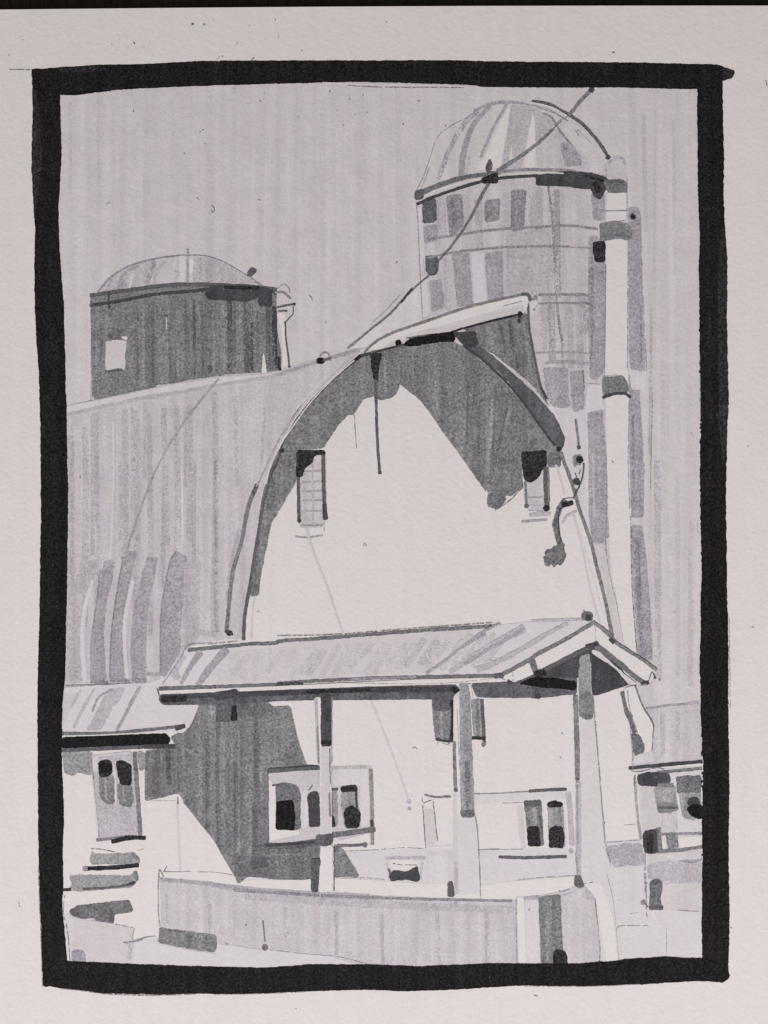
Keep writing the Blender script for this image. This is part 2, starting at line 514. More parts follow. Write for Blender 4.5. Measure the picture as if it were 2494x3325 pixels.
line('A 385 912 430 908 490 900', 8, 'D'); blob('A 415 684', 9, 'D'); line('A 430 705 480 690', 3, 'D'); blob('A 497 648', 9, 'Gd'); line('A 365 700 360 800', 4, 'Gd')
vt = part('vent_pipe', ss)
poly('A 1400 925 1402 850 1408 792 1416 800 1424 850 1432 905 1436 925', 'W', amp=0.6, r=2); pencil('A 1395 955 1400 870 1408 790', 2.4)
poly('A 1305 290 1310 260 1330 238 1360 243 1369 262 1350 282 1325 300', 'D')
poly('A 1500 530 1545 530 1552 700 1572 872 1537 880 1528 650', 'W')
line('A 1490 402 1540 398 1588 440', 8, 'M'); line('A 1503 495 1560 482 1610 475', 8, 'D', ends=5); line('A 1510 520 1562 518', 7, 'D')
line('A 1552 590 1558 700 1570 800 1580 890', 6, 'D'); line('A 1604 490 1602 540 1575 568 1550 600', 4, 'D'); pencil('A 1500 378 1545 345 1580 380 1576 420'); blob('A 1580 885', 5, 'Kk')
pencil('A 130 1137 290 1100 360 1085', gap=0.1); pencil('A 290 440 292 900 290 1155', 2.2, gap=0.05)

# ---- tall silo
ts = part('silo', label='tall round silo with a ribbed high dome at the right')
poly('_ 1352 668 D 240 770 540 680 700 650 900 635 1250 650 1325 662 1325 900 _ 1962 900 1963 1750 1975 1800 2000 1925 2025 2085 1980 2085 1600 1350 1372 1350 1372 1040 1362 800', 'P')
poly('C 560 935 800 965 820 800 915 800 925 960 820 985 825 1659 G 840 560 870 540 940 590 980 750 1000 900 1050 1160 975 1130 700 400 600 100 C 640 1200', 'SL')
poly('G 830 540 930 590 1045 1165 985 1130 900 780', 'S')
wl = part('wall_panel', ts)
def stk(s, t, **k): poly(s, t, **k)
stk('D 690 1010 975 990 1000 1659 C 480 60 440 180 D 690 1400', 'Pm')
for x, y0, y1, t in ((255, 800, 1040, 'Pm'), (430, 780, 1000, 'P'), (505, 800, 1110, 'Pm'), (690, 760, 980, 'P'), (850, 720, 970, 'Pm'), (900, 730, 1400, 'Pm'), (1010, 740, 1420, 'P2'), (1080, 740, 1659, 'Pm'), (1150, 750, 1500, 'Pm'), (1200, 760, 1659, 'P2'), (740, 1120, 1430, 'Pm'), (830, 1110, 1400, 'P2'), (300, 1150, 1500, 'Pm'), (940, 1440, 1659, 'Pm')):
    line('D %d %d %d %d' % (x, y0, x + 12, y1), 24, t, amp=2, streak=True)
for x, y0, y1, t in ((520, 300, 560, 'Pm'), (580, 60, 640, 'P2'), (700, 300, 680, 'Pm'), (760, 240, 680, 'Pm'), (660, 700, 940, 'P2'), (760, 720, 940, 'M')):
    line('C %d %d %d %d' % (x, y0, x + 8, y1), 22, t, amp=2, streak=True)
stk('D 145 800 230 785 236 940 145 952', 'D'); stk('D 298 772 400 760 412 960 370 1010 320 1030', 'M'); stk('D 548 803 650 790 640 930 548 942', 'M')
stk('D 720 735 820 727 802 990 720 1000', 'M'); stk('D 145 975 238 955 240 1062 145 1080', 'P2'); stk('D 150 1165 225 1155 250 1185 245 1250 235 1285 190 1292 160 1250', 'D')
stk('D 190 1320 270 1320 285 1500 202 1530', 'P2'); stk('D 338 1145 445 1140 470 1480 370 1490', 'P2'); stk('D 550 1148 660 1128 670 1440 572 1462', 'P2')
stk('D 240 780 290 770 300 1040 245 1050', 'Pm'); stk('D 460 1140 540 1130 560 1460 480 1480', 'SL', streak=False)
stk('D 700 1120 980 1100 1010 1400 900 1410 700 1430', 'Pm'); stk('D 1040 720 1230 730 1220 1400 1060 1400', 'P')
stk('D 830 1000 960 985 970 1090 840 1100', 'Pm')
line('D 180 1052 350 1030 520 1003 700 985 900 975 1100 965 1280 988', 9, 'M'); line('D 150 1180 340 1140 500 1120 700 1105 950 1098 1220 1108', 8, 'M')
line('D 962 710 988 950 1002 1200 1020 1500 1040 1659 C 650 500 660 680', 9, 'M', streak=True); line('D 1100 1100 1300 1105', 4, 'Pm')
stk('D 1240 750 1325 755 1325 930 1255 930', 'P2'); stk('D 1222 1035 1325 1035 1330 1100 C 932 100 920 720 875 760 832 760 820 400 822 100', 'P2')
line('D 1240 1050 1238 1400 1245 1659', 14, 'M', streak=True); line('D 1290 940 1298 1040', 10, 'SL')
stk('D 1250 1068 1330 1065 1330 1200 1268 1200 1250 1130', 'X', streak=False)
line('C 500 215 650 212 820 218', 9, 'M'); line('C 500 272 650 268 825 270', 7, 'M'); line('C 482 592 700 588 920 602', 7, 'P2'); line('C 545 655 690 650 820 662', 12, 'P2')
line('C 850 100 845 500 835 700', 7, 'M', streak=True)
stk('C 525 690 688 690 702 940 630 948 565 930', 'P2'); stk('C 700 712 792 716 792 955 722 972', 'P2'); line('C 695 740 700 900', 5, 'P')
stk('C 815 982 912 958 940 1300 945 1659 G 955 400 962 480 905 532 850 522 825 350 C 825 1300', 'P2'); stk('C 832 790 905 780 915 940 825 970', 'SL', streak=False)
line('C 850 1250 860 1659', 9, 'Pm'); pencil('C 785 705 795 820', 3.5, 'D', 0.05); pencil('C 800 790 915 795'); pencil('C 920 720 1010 712 1070 680 1072 710', gap=0.1); pencil('C 935 20 925 700', 2)
stk('D 108 850 140 838 165 1280 132 1260', 'SL'); stk('D 135 1290 170 1290 190 1530 142 1570', 'SL'); pencil('D 104 820 118 1000 130 1300 145 1580', 3, gap=0.1); pencil('D 150 1180 158 1280', 2)
pencil('D 1345 1070 1330 1659', 2); pencil('G 945 0 940 330 935 560 975 800 1000 900 1050 1160', 2.4); pencil('C 1240 850 1230 1200 1225 1500', 2, 'M', 0.5)
dt = part('dome', ts)
poly('D 102 735 140 680 175 580 210 470 240 390 290 345 340 310 420 265 490 212 590 168 700 158 800 168 900 195 1000 235 1100 290 1200 370 1280 450 1340 540 1335 625 1200 602 1000 597 850 592 650 620 500 640 300 682', 'S')
stk('D 720 185 830 190 900 215 1000 300 990 340 880 430 840 420 850 250 820 400 790 590 660 590 690 400', 'Pm', streak=False)
stk('D 1000 330 1100 420 1200 520 1240 600 1100 600 900 590 880 480', 'P')
stk('D 698 198 712 205 692 350 652 590 500 605 555 500 625 350', 'W', streak=False); stk('D 855 240 873 262 880 450 876 585 808 590 828 420', 'W', streak=False); stk('D 722 430 732 560 703 575', 'W', streak=False)
line('D 500 225 410 310 315 480 250 655', 19, 'P2', w2=16, streak=True); line('D 590 180 470 320 410 500 395 640', 13, 'P2', w2=24)
line('D 692 175 605 330 522 520', 10, 'P2'); line('D 480 218 600 172 720 165 790 172', 11, 'P2'); line('D 930 235 985 265 1030 340 1110 440', 9, 'M'); line('D 800 172 950 205 1060 265', 5, 'P2')
stk('D 1040 430 1100 430 1160 500 1182 572 1072 580 1050 500', 'P2'); blob('D 1075 460', 9, 'M'); line('D 1135 345 1160 382', 6, 'P2'); line('D 450 520 420 640', 8, 'Pm')
pencil('D 105 740 160 620 210 470 245 385 330 315 440 260 500 215', 2.6, gap=0.15); pencil('D 140 720 190 580', 2.2); pencil('D 1150 340 1250 440', 2); pencil('D 1000 310 1060 260', 2); pencil('D 880 195 1000 235 1090 285', 2.5, 'M')
rt = part('rim_band', ts)
line('D 105 768 240 708 400 656 550 632 650 620', 20, 'Gd', w2=12); line('D 640 617 800 602 950 602 1100 612 1330 652', 11, 'M')
line('D 108 826 240 770 400 716 540 676 700 652 890 642', 11, 'Kk'); poly('D 95 740 150 725 150 790 95 800', 'D')
poly('D 880 640 1080 612 1250 625 1350 662 1345 712 1300 795 1258 782 1238 730 1062 710 882 706', 'Kk'); line('D 1265 690 1290 740', 20, 'X'); line('D 1200 640 1330 680', 9, 'X')
line('D 210 742 400 686 525 660', 5, 'W'); line('D 700 630 880 620 1060 626', 3.5, 'W')
poly('D 528 655 630 618 632 690 528 692', 'X'); poly('D 580 530 600 562 592 612 560 620 553 582', 'D')
br = part('brace_pipe', ts, label='dark arched filling pipe over the tall silo dome')
line('D 860 158 960 176 1060 226 1105 250 1190 312 1270 400 1320 470 1350 522', 11.5, 'D', ends=9)
line('D 830 160 980 195 1080 250', 2.5, 'W'); line('D 1110 290 1200 360 1290 450', 2.5, 'SL')
pencil('D 990 340 1040 290 1100 245', 3.2, 'M'); line('D 1240 85 1180 145 1100 240', 13, 'G'); blob('D 1243 82', 10, 'Kk')

# ---- tall white pipe beside the silo
bp = part('blower_pipe', label='tall white pipe with grey clamps beside the tall silo')
poly('D 1480 850 1540 838 1562 900 1568 1200 C 1172 200 1180 250 1185 500 1190 715 1098 700 1078 500 1080 100', 'P2')
stk('D 1480 1060 1560 1050 1572 1659 1480 1659', 'P2')
poly('C 1085 732 1150 730 1160 980 1175 1180 1180 1659 1088 1659 1080 1000', 'P2'); poly('C 1090 700 1180 715 1190 830 1100 830', 'SL')
poly('G 1080 0 1185 0 1180 250 1172 352 1100 356', 'P2'); poly('G 1100 412 1170 412 1195 600 1222 950 1240 1285 1148 1285 1112 850', 'P2')
line('G 1130 500 1150 900 1185 1250', 20, 'M', streak=True); line('C 1160 300 1165 650', 6, 'M'); line('C 1110 1000 1115 1600', 9, 'M', streak=True)
blob('D 1510 905', 13, 'M'); blob('D 1510 908', 9, 'X'); line('D 1490 890 1500 850 1540 850', 4, 'P2')
poly('D 1345 750 1470 748 1470 1000 1476 1180 C 1082 100 1080 690 1087 900 1086 1200 G 1092 100 1098 350 1108 700 1122 1000 1142 1275 1050 1168 1012 930 962 650 955 400 945 100 C 940 1200 932 900 930 700 938 100 D 1338 1065', 'Wh', streak=False, amp=1.2)
poly('D 1330 645 1330 570 1370 522 1430 508 1465 550 1472 670', 'P', streak=False); line('D 1350 560 1390 530 1440 530 1460 570', 5, 'P2'); line('D 1335 600 1340 650', 4, 'P2')
pencil('C 935 20 928 700'); pencil('C 1078 0 1075 700'); pencil('G 1095 350 1108 850 1140 1285', 3, 'M', 0.05); pencil('C 1190 500 1200 710', 2.5); pencil('D 1472 640 1472 930', 2.5); pencil('C 1085 900 1080 1300 1090 1600')
cb = part('clamp_band', bp); poly('D 1318 672 1440 663 1470 690 1478 750 1350 752', 'Gd'); line('D 1340 680 1450 680', 8, 'D')
cb2 = part('clamp_band', bp); poly('D 1292 955 1400 934 1480 950 1506 1010 1492 1062 1400 1048 1300 1068', 'G'); line('D 1310 1035 1400 1025 1500 1040', 9, 'Gd'); line('D 1330 870 1470 866', 3.5, 'M'); line('D 1330 945 1470 930', 3, 'M')
cb3 = part('clamp_band', bp); poly('C 915 752 1040 738 1074 780 1086 845 1000 850 912 872', 'G', streak=False); line('C 918 882 960 864 1050 854 1092 880', 11, 'Kk'); pencil('C 920 745 1030 730', 2.5)

# ---- barn
barn = part('barn', label='large barn with a rounded gable roof and white end wall')
# whole end wall, bare paper
poly('_ 1460 1110 1180 1145 1080 1230 945 1395 865 1575 835 1750 800 1950 787 2075 787 2250 650 2290 590 2385 552 2430 552 2880 1000 2930 1990 2960 2095 2930 2082 2730 2066 2550 2055 2460 2025 2250 1990 2065 1930 1825 1870 1610 1812 1450 1640 1250', 'Wh', amp=0.5, streak=False)
roof = part('roof', barn, label='long streaky grey roof of the barn')
poly('A 130 1135 350 1093 600 1040 850 988 1100 945 1400 930 1535 905 1659 860 B 150 660 280 630 420 595 560 562 600 560 480 640 360 750 250 860 160 970 90 1080 30 1200 0 1250 E 1475 0 1430 100 1400 280 1370 500 1330 750 1300 870 1275 1150 1150 1150 920 1200 870 1250 745 1395 640 1440 120 1455 130 1000 142 300', 'P', amp=1)
poly('A 130 1140 350 1098 600 1045 850 993 1100 955 1400 935 1659 885 1659 905 1400 960 1100 1000 850 1045 600 1090 290 1160 130 1190', 'SL')
line('A 135 1190 290 1158 600 1090 900 1040 1180 990 1400 955 1659 900', 13, 'Pm', w2=12, amp=2)
line('B 0 735 150 685 280 645 420 605 540 572', 10, 'P2', w2=14)
def rstreak(s, w, t): line(s, w, t, amp=2.0, streak=True)
for i in range(13):
    x = 232 + i * 42 + random.uniform(-6, 6)
    yt = 1345 - (x - 215) * 0.207 + 22
    line('_ %.0f %.0f %.0f %.0f %.0f %.0f' % (x, yt + random.uniform(0, 60), x + 4, 1600, x + random.uniform(-6, 6), random.uniform(1750, 2150)), random.uniform(12, 24), random.choice(('Pm', 'S', 'Pm')), amp=2.5, streak=True)
rstreak('A 200 1220 205 1659 E 200 300', 16, 'S'); rstreak('A 300 1200 305 1659 E 300 600', 14, 'Pm'); rstreak('A 560 1150 565 1659 E 560 300', 12, 'Pm')
rstreak('A 640 1120 640 1600', 11, 'Pm'); rstreak('E 480 0 480 500', 12, 'Pm'); rstreak('E 780 0 790 540', 14, 'Pm'); rstreak('E 960 0 960 1100', 14, 'Pm')
rstreak('E 1100 0 1105 1100', 11, 'P2'); rstreak('E 1030 100 1025 1080', 9, 'S'); rstreak('E 1010 700 1005 1130', 7, 'SL'); rstreak('A 900 1150 905 1659', 11, 'Pm')
rstreak('A 1230 1100 1240 1659', 12, 'Pm'); rstreak('A 1420 1150 1400 1500', 10, 'Pm'); rstreak('E 1250 450 1200 700 1180 900', 16, 'Pm'); rstreak('E 1110 700 1120 1100', 6, 'P2')
line('A 435 1250 437 1659 E 432 200 428 400 415 625', 6.5, 'SL'); line('E 735 90 738 400', 5, 'SL', streak=True); line('E 880 50 884 300 890 500', 4, 'Wh'); line('A 1042 1220 1040 1440', 5, 'SL', streak=True); line('E 320 400 322 600', 4, 'S')
line('A 1120 960 980 1130 840 1320 750 1480 E 690 100 640 230 560 460 520 600', 8, 'P2'); blob('A 842 1325', 5, 'M')
stk('E 228 645 335 640 300 800 245 960 215 1200 240 1425 150 1432 132 1100 150 900 190 780', 'Pm'); line('E 300 770 250 960 235 1150 250 1420', 11, 'SL', w2=16)
stk('E 380 642 442 640 430 760 395 900 372 1100 388 1420 290 1425 285 1200 320 950 350 780', 'P2'); stk('E 520 582 592 580 560 700 520 900 497 1100 508 1400 545 1435 412 1425 425 1100 470 800', 'P2')
stk('E 650 620 725 618 700 750 660 950 648 1200 650 1432 560 1440 548 1200 568 950 620 750', 'P2'); stk('E 845 575 918 620 892 850 872 1100 870 1250 800 1390 745 1395 743 1000 770 800 800 640', 'P2')
line('E 845 580 805 650 775 800 745 1000 742 1390', 5, 'M'); line('E 500 620 460 850 425 1100 412 1400', 6, 'M'); line('E 350 700 330 900 300 1100', 5, 'M'); line('E 560 780 515 1000 510 1200 525 1400', 14, 'SL', w2=12)
stk('E 900 640 1000 650 990 1130 880 1250 890 900', 'Pm'); line('E 1000 1110 1100 1120', 20, 'Pm'); line('E 650 1375 740 1380', 14, 'P2'); line('E 290 1430 400 1430', 10, 'M'); line('E 420 1425 540 1420', 8, 'M'); line('E 560 1410 640 1425', 15, 'M')
line('E 125 1455 340 1448 520 1440', 5, 'P2'); pencil('E 120 1450 350 1445 560 1435', 3, 'M', 0.1)
line('E 1368 150 1310 300 1268 520 1215 700 1195 850 1170 1105', 14, 'G'); line('E 1368 150 1345 200', 14, 'D'); blob('E 1190 1112', 10, 'X'); line('E 1168 1100 1210 1120', 9, 'Kk')
line('B 520 585 380 720 200 920 60 1110 A 1659 1120 1540 1300 1420 1560', 9, 'Pm'); line('B 330 730 200 870 90 1000', 5, 'SL')
vent = part('roof_vent', barn); line('B 275 620 300 590 335 600 345 640', 7, 'M'); blob('B 282 643', 11, 'B', 1.3); line('B 300 640 350 625', 8, 'D')
sh = part('gable_shadow', barn, label='mid grey jagged shadow under the barn gable')
poly('B 560 600 640 575 800 548 1140 518 1230 570 1400 710 1600 925 1659 990 C 270 715 450 950 600 1170 640 1230 642 1330 560 1332 545 1240 385 1232 392 1440 400 1455 320 1522 280 1515 290 1550 230 1605 160 1552 172 1492 150 1470 B 1360 1500 1270 1370 1180 1240 1080 1110 1000 990 930 900 870 850 800 795 780 850 740 882 660 902 640 870 560 890 500 992 460 992 400 1060 330 1160 300 1210 130 1225 125 1420 60 1530 0 1630 E 1500 340 1460 400 1440 500 1400 700 1375 870 1318 870 1335 750 1372 500 1420 200 1475 0 B 0 1250 30 1190 120 1040 250 870 400 720', 'G', amp=2.2)
blob('C 215 1550', 30, 'Gd'); poly('C 280 1515 325 1525 300 1550', 'Wh')
for s, w, t in (('C 40 850 20 1150', 12, 'Gp'), ('C 130 900 110 1250', 10, 'Gd'), ('C 200 900 170 1350', 11, 'Gp'), ('C 320 900 270 1150 200 1430', 9, 'Gp'), ('C 290 950 240 1200 180 1450', 10, 'Gd'),
                ('B 1240 800 1230 1180', 10, 'Gd'), ('B 1330 750 1330 1300', 11, 'Gp'), ('B 1420 800 1400 1350', 10, 'Gd'), ('B 700 620 705 860', 12, 'Gp'), ('B 900 600 905 800', 14, 'Gd'), ('B 1030 560 1035 950', 12, 'Gp'), ('C 480 1150 430 1220', 14, 'Gd')):
    line(s, w, t, amp=2, streak=True)
line('E 1420 150 1400 300 1370 560 1345 860', 12, 'Gd', streak=True)
pencil('B 1000 990 1270 1370', 2.6); pencil('C 405 1455 310 1550 215 1615', 3, 'D', 0.05); pencil('B 805 795 930 900', 2.4); pencil('B 125 1430 0 1640', 2.4); pencil('B 500 992 515 1220', 3, 'Pn', 0.1)
rk = part('rake_board', barn, label='dark curved roof edge left of the white end wall')
line('B 640 600 540 612 440 690 330 790 220 910 120 1030 50 1150 15 1245', 12, 'Kk', w2=8); line('B 540 610 440 690', 12, 'X'); blob('B 30 1225', 8, 'X')
line('B 25 1215 0 1300 E 1455 100 1425 230 1400 330', 8, 'Kk', w2=5)
line('B 15 1245 0 1290 E 1460 60 1410 280 1370 500 1322 800 1290 1000 1283 1155', 7, 'D', w2=13); line('E 1330 800 1290 1000 1283 1150', 11, 'D')
line('B 500 640 340 780 200 935 70 1115 0 1230 E 1450 40 1405 190 1385 300', 4, 'SL'); line('B 60 1080 0 1180 E 1440 0 1395 100 1365 160', 5, 'P2'); line('E 1350 880 1335 1000 1330 1150', 9, 'S'); poly('E 1325 875 1345 875 1340 920 1322 1150 1308 1150', 'Wh')
line('B 560 570 480 640 350 760 220 890 110 1030 20 1190', 4, 'SL')
rk2 = part('rake_board', barn, label='thick dark curved roof edge on the right of the gable')
poly('C 100 480 110 540 200 612 350 745 450 835 540 930 600 1000 640 1080 668 1140 660 1205 632 1215 590 1175 480 1020 380 870 250 720 130 622 20 552 0 500', 'D')
line('C 10 545 150 650 300 795 420 940 520 1080 600 1190', 10, 'Kk', w2=8); blob('C 630 1215', 9, 'X'); line('C 130 545 250 640 350 720', 3, 'Wh'); line('C 480 815 600 960 660 1110', 3.5, 'W')
poly('C 560 1240 640 1230 645 1300 620 1330 570 1335', 'Gd')
line('C 642 1240 700 1400 745 1540 G 760 300 830 500 880 700 930 900 975 1130', 12, 'G'); line('C 610 1320 640 1420 665 1510', 8, 'S'); line('G 725 350 780 550 825 780 865 950 890 1035', 8, 'S')
poly('G 700 350 730 350 800 560 860 780 920 1000 890 1000 850 860 800 640', 'Wh'); line('G 725 350 780 550 825 780 865 950 890 1035', 8, 'S')
hood = part('gable_hood', barn, label='pointed hood projecting from the top of the gable')
poly('C 0 430 380 338 430 345 445 500 478 650 525 830 562 932 470 812 340 700 210 602 112 542 100 482', 'G')
for s, w, t in (('C 310 390 335 560 365 690', 10, 'D'), ('C 250 420 290 600', 9, 'Gd'), ('C 180 430 200 560', 10, 'Gp'), ('C 400 380 430 600 460 760', 9, 'Gp'), ('C 375 350 372 395', 10, 'X')):
    line(s, w, t, amp=1.5, streak=True)
line('C 428 265 440 450 478 650 505 790 548 885', 8, 'D'); line('C 515 820 550 888', 9, 'Kk')
poly('B 580 560 700 485 950 392 1250 292 1600 208 1645 228 1612 330 1300 402 1100 452 900 482 760 512 640 575', 'Wh', streak=False)
poly('B 1120 400 1400 320 1600 275 1612 330 1400 385 1130 450 900 485 780 500 900 455', 'S', streak=False)
line('B 570 585 640 520 760 458 950 393 1250 292 1600 212', 9, 'G'); line('B 1590 212 1630 215 1645 250', 12, 'D'); line('B 1470 288 1590 255', 2.5, 'M')
line('B 1585 338 1400 382 1200 435 1130 458', 8, 'X'); poly('B 815 545 870 490 1040 465 1150 455 1155 516 1040 522 900 547', 'B', streak=False)
blob('B 786 526', 12, 'B', 0.85); line('B 640 585 770 552 815 540', 7, 'Kk'); line('B 840 495 1000 470', 4, 'D'); poly('B 1140 462 1290 452 1302 545 1250 562 1190 525', 'Kk'); blob('B 1578 340', 9, 'X')
blob('C 475 238', 8, 'M'); line('C 478 280 470 320', 6, 'M'); poly('C 440 262 490 245 470 340 445 345', 'SL'); blob('C 468 310', 4, 'M')
hook = part('hanging_rope', barn, label='dark rope hanging down from the gable peak')
poly('B 610 600 680 590 662 680 652 790 628 765 612 680', 'X'); line('B 640 770 642 900 645 1000 650 1150 665 1370', 10, 'D', ends=6)
# upper windows
w1 = part('window', barn, label='left upper barn window')
poly('_ 968 1468 1058 1468 1060 1690 1050 1712 975 1714 970 1690', 'P')
for y in (60, 130, 190, 250, 320):
    line('F 165 %d 290 %d' % (y, y - 4), 7, 'P2')
line('F 175 20 180 380', 5, 'Pm'); line('F 230 0 235 380', 5, 'Pm')
line('_ 967 1470 971 1688', 12, 'D'); line('_ 1049 1470 1052 1600 1056 1680', 13, 'D'); line('_ 1053 1640 1057 1684', 16, 'Kk'); blob('F 143 380', 7, 'Kk')
poly('B 130 1225 310 1225 318 1252 250 1257 222 1310 180 1342 160 1400 125 1392', 'X'); line('F 160 410 290 410', 8, 'P2'); line('F 120 482 200 490 295 475', 7, 'P2'); pencil('F 305 380 305 450')
w2 = part('window', barn, label='right upper barn window')
poly('C 400 1420 565 1330 572 1620 430 1612 405 1560', 'P'); line('C 430 1530 540 1525', 7, 'P2'); line('C 440 1580 540 1580', 8, 'Pm')
poly('C 385 1235 550 1225 552 1330 520 1350 498 1400 450 1436 405 1420 390 1320', 'X', streak=False); line('C 412 1430 420 1585', 9, 'G', ends=8); line('C 545 1340 552 1590', 18, 'D'); line('C 560 1340 566 1560', 7, 'G'); blob('C 548 1600', 11, 'X')
line('G 440 345 570 338', 13, 'Pm'); line('G 390 388 550 376', 9, 'P2'); pencil('G 430 315 540 322')
# faint wire on the wall
wr = part('wall_wire', barn, label='faint grey wire running down the white barn wall')
line('F 190 430 240 600 320 800 370 950 425 1110', 8, 'S'); line('I 810 250 920 520 980 680 1050 880', 8, 'S'); blob('I 1056 905', 9, 'Pm'); blob('I 1060 950', 6, 'P2')
# yard lamp and insulators
lamp = part('yard_lamp', barn, label='dark gooseneck lamp on the right slope of the gable')
line('C 740 1025 750 1110 760 1205', 9, 'G', ends=7); blob('C 752 1285', 19, 'M'); blob('C 765 1285', 12, 'X'); line('C 722 1300 735 1330', 9, 'P2'); line('C 792 1310 782 1400 735 1525', 6, 'D')
blob('C 745 1428', 13, 'Kk'); line('G 745 180 725 235', 8, 'D'); line('C 735 1370 745 1400', 3, 'D'); line('C 760 1380 770 1350', 2.5, 'D')
line('G 665 250 640 290 612 370 612 440 640 545', 19, 'Gd', w2=22, amp=3); line('G 655 280 715 265', 17, 'X'); line('G 640 300 625 360 635 470 650 530', 4, 'Kk'); line('G 612 370 606 430', 8, 'D')
poly('G 528 615 545 618 540 595 560 568 590 572 606 545 632 535 645 515 668 545 660 560 676 600 668 636 640 672 622 660 600 682 575 660 566 680 540 672 536 650', 'Gd', streak=False, amp=3.2, r=2); line('G 560 600 640 600 610 650', 12, 'G', amp=3); pencil('G 600 545 580 570 545 580', 3, 'D', 0); line('G 740 320 680 350 655 395', 9, 'Pm'); poly('G 660 240 720 232 700 250', 'SL'); pencil('G 640 270 660 240 720 232', 2.6, 'D', 0.1)

# lower end wall
base = part('foundation', barn)
poly('I 570 1232 900 1222 1140 1212 1659 1212 J 580 1210 620 1200 650 1400 250 1420 20 1455 I 1350 1412 1165 1440 740 1412 575 1402', 'SL', streak=False)
poly('I 1180 1232 1345 1225 1350 1290 1215 1292', 'S'); poly('I 1150 1230 1170 1400 1150 1440 1350 1440 1355 1290', 'SL')
poly('J 830 1170 1060 1150 1085 1659 L 960 960 720 970 730 1235 600 1240 560 800 J 860 1290', 'SL', streak=False)
poly('J 840 1200 960 1178 1070 1180 1078 1322 960 1318 900 1335 862 1285', 'Bu2'); poly('J 870 1335 1080 1325 1090 1540 900 1560', 'SL')
pencil('I 640 1228 900 1215 1030 1205 1150 1212'); pencil('I 520 1410 740 1400 900 1412', 2.2); pencil('J 25 1462 240 1440 250 1418 400 1400 640 1385', 2.6); pencil('J 840 1170 1060 1155', 3, 'Pn', 0.2); pencil('I 740 1400 738 1480', 3)
pencil('J 935 1060 1050 1050', 1.8); pencil('J 5 1218 300 1215', 2.6); pencil('I 1530 1215 1650 1212', 2.4)
ls = part('side_shadow', barn, label='large dark grey shadow on the lower left of the barn wall')
poly('H 985 75 1100 68 1440 52 1470 90 1580 82 I 290 300 330 500 392 668 484 672 484 1400 300 1422 20 1392 H 1300 1200 1250 1240 1220 1188 1140 1050 1090 960 960 800 900 722 865 650 640 702 640 385 840 340 805 285 900 240 950 170', 'G', amp=2)
for s, w, t in (('H 690 385 695 650', 44, 'Gd'), ('H 790 370 800 590', 16, 'D'), ('H 745 400 750 640', 8, 'Gp'), ('H 860 330 870 640', 16, 'Gd'), ('H 920 300 925 700', 9, 'Gp'), ('H 1000 180 1005 720', 10, 'Gp'), ('H 1050 300 1050 880', 16, 'Gd'),
                ('H 1115 190 1112 700', 13, 'Gd'), ('H 1112 720 1115 960 1120 1090', 14, 'D'), ('H 1180 250 1180 1000', 18, 'Gd'), ('H 1130 280 1135 700', 4, 'Gp'), ('H 1252 250 1255 1050', 8, 'Gp'), ('H 1225 450 1225 1150', 8, 'Gd'), ('H 1325 760 1330 1170', 7, 'Gp'), ('H 1375 260 1380 700', 14, 'Gd'), ('H 1390 480 1410 700', 12, 'Gp'),
                ('H 1075 80 1085 140', 12, 'Gp'), ('I 60 300 65 880', 12, 'Gd'), ('I 200 300 215 640', 14, 'Gd')):
    line(s, w, t, amp=2, streak=True)
stk('H 1100 60 1240 60 1240 182 1108 190', 'D'); stk('H 1205 80 1240 80 1238 182 1200 182', 'X'); stk('H 1340 712 1440 702 1442 985 1342 1022', 'Gd'); stk('H 1240 60 1440 60 1445 150 1240 155', 'Gd')
stk('H 1210 1072 1340 1055 1659 1058 I 470 1280 480 1400 300 1418 20 1392 H 1330 1190 1222 1182', 'Gd'); line('H 1350 1110 1420 1095', 34, 'D'); blob('H 1560 430', 16, 'Gd'); line('H 1350 1035 1440 1020', 16, 'D')
poly('I 570 1182 622 1205 735 1392 570 1398', 'G'); pencil('H 870 640 960 800 1090 960 1225 1200', 2.6); pencil('H 650 702 840 702', 3, 'M')
pencil('I 290 300 335 500 390 665', 2.2)
dw = part('window', barn, label='wide white framed window group at lower left of the barn wall')
poly('I 138 702 480 680 820 680 832 1190 800 1180 700 1195 560 1130 330 1165 150 1175', 'P', streak=False)
poly('I 150 760 185 800 190 1085 340 1092 350 1120 150 1160', 'W', streak=False); poly('I 340 830 395 840 400 1070 360 1085', 'SL'); poly('I 560 700 790 690 795 790 730 800 560 800', 'SL'); poly('I 735 800 800 790 805 1060 745 1070', 'SL')
line('I 145 705 300 692 478 684', 18, 'D'); line('I 150 690 470 672', 5, 'Kk'); line('I 550 690 700 682 800 682', 13, 'Pm'); line('I 808 700 815 900 820 1180', 14, 'M', w2=12); line('I 812 1030 822 1090', 12, 'Kk')
line('I 460 1140 550 1125 700 1105 830 1085', 19, 'Gd'); poly('I 570 1170 800 1110 808 1175 580 1180', 'W'); line('I 595 1190 700 1190 770 1185', 11, 'Gd', ends=9); line('I 120 1195 300 1190 460 1168', 22, 'D'); line('I 125 1190 440 1170', 9, 'Kk')
line('I 60 1240 470 1220', 14, 'Gd'); line('I 470 720 465 800', 4, 'Pm'); pencil('I 140 700 145 1170', 3, 'D', 0.1)
use(dw); poly('I 190 810 210 788 260 782 330 800 352 850 352 1080 300 1092 195 1088', 'Gd', streak=False); poly('I 194 905 290 893 305 910 318 1000 310 1092 194 1088', 'B', streak=False); line('I 170 800 260 790', 7, 'D')
use(dw); poly('I 398 870 420 838 470 845 480 1068 408 1072', 'Kk', streak=False); line('I 405 830 430 800', 4, 'D')
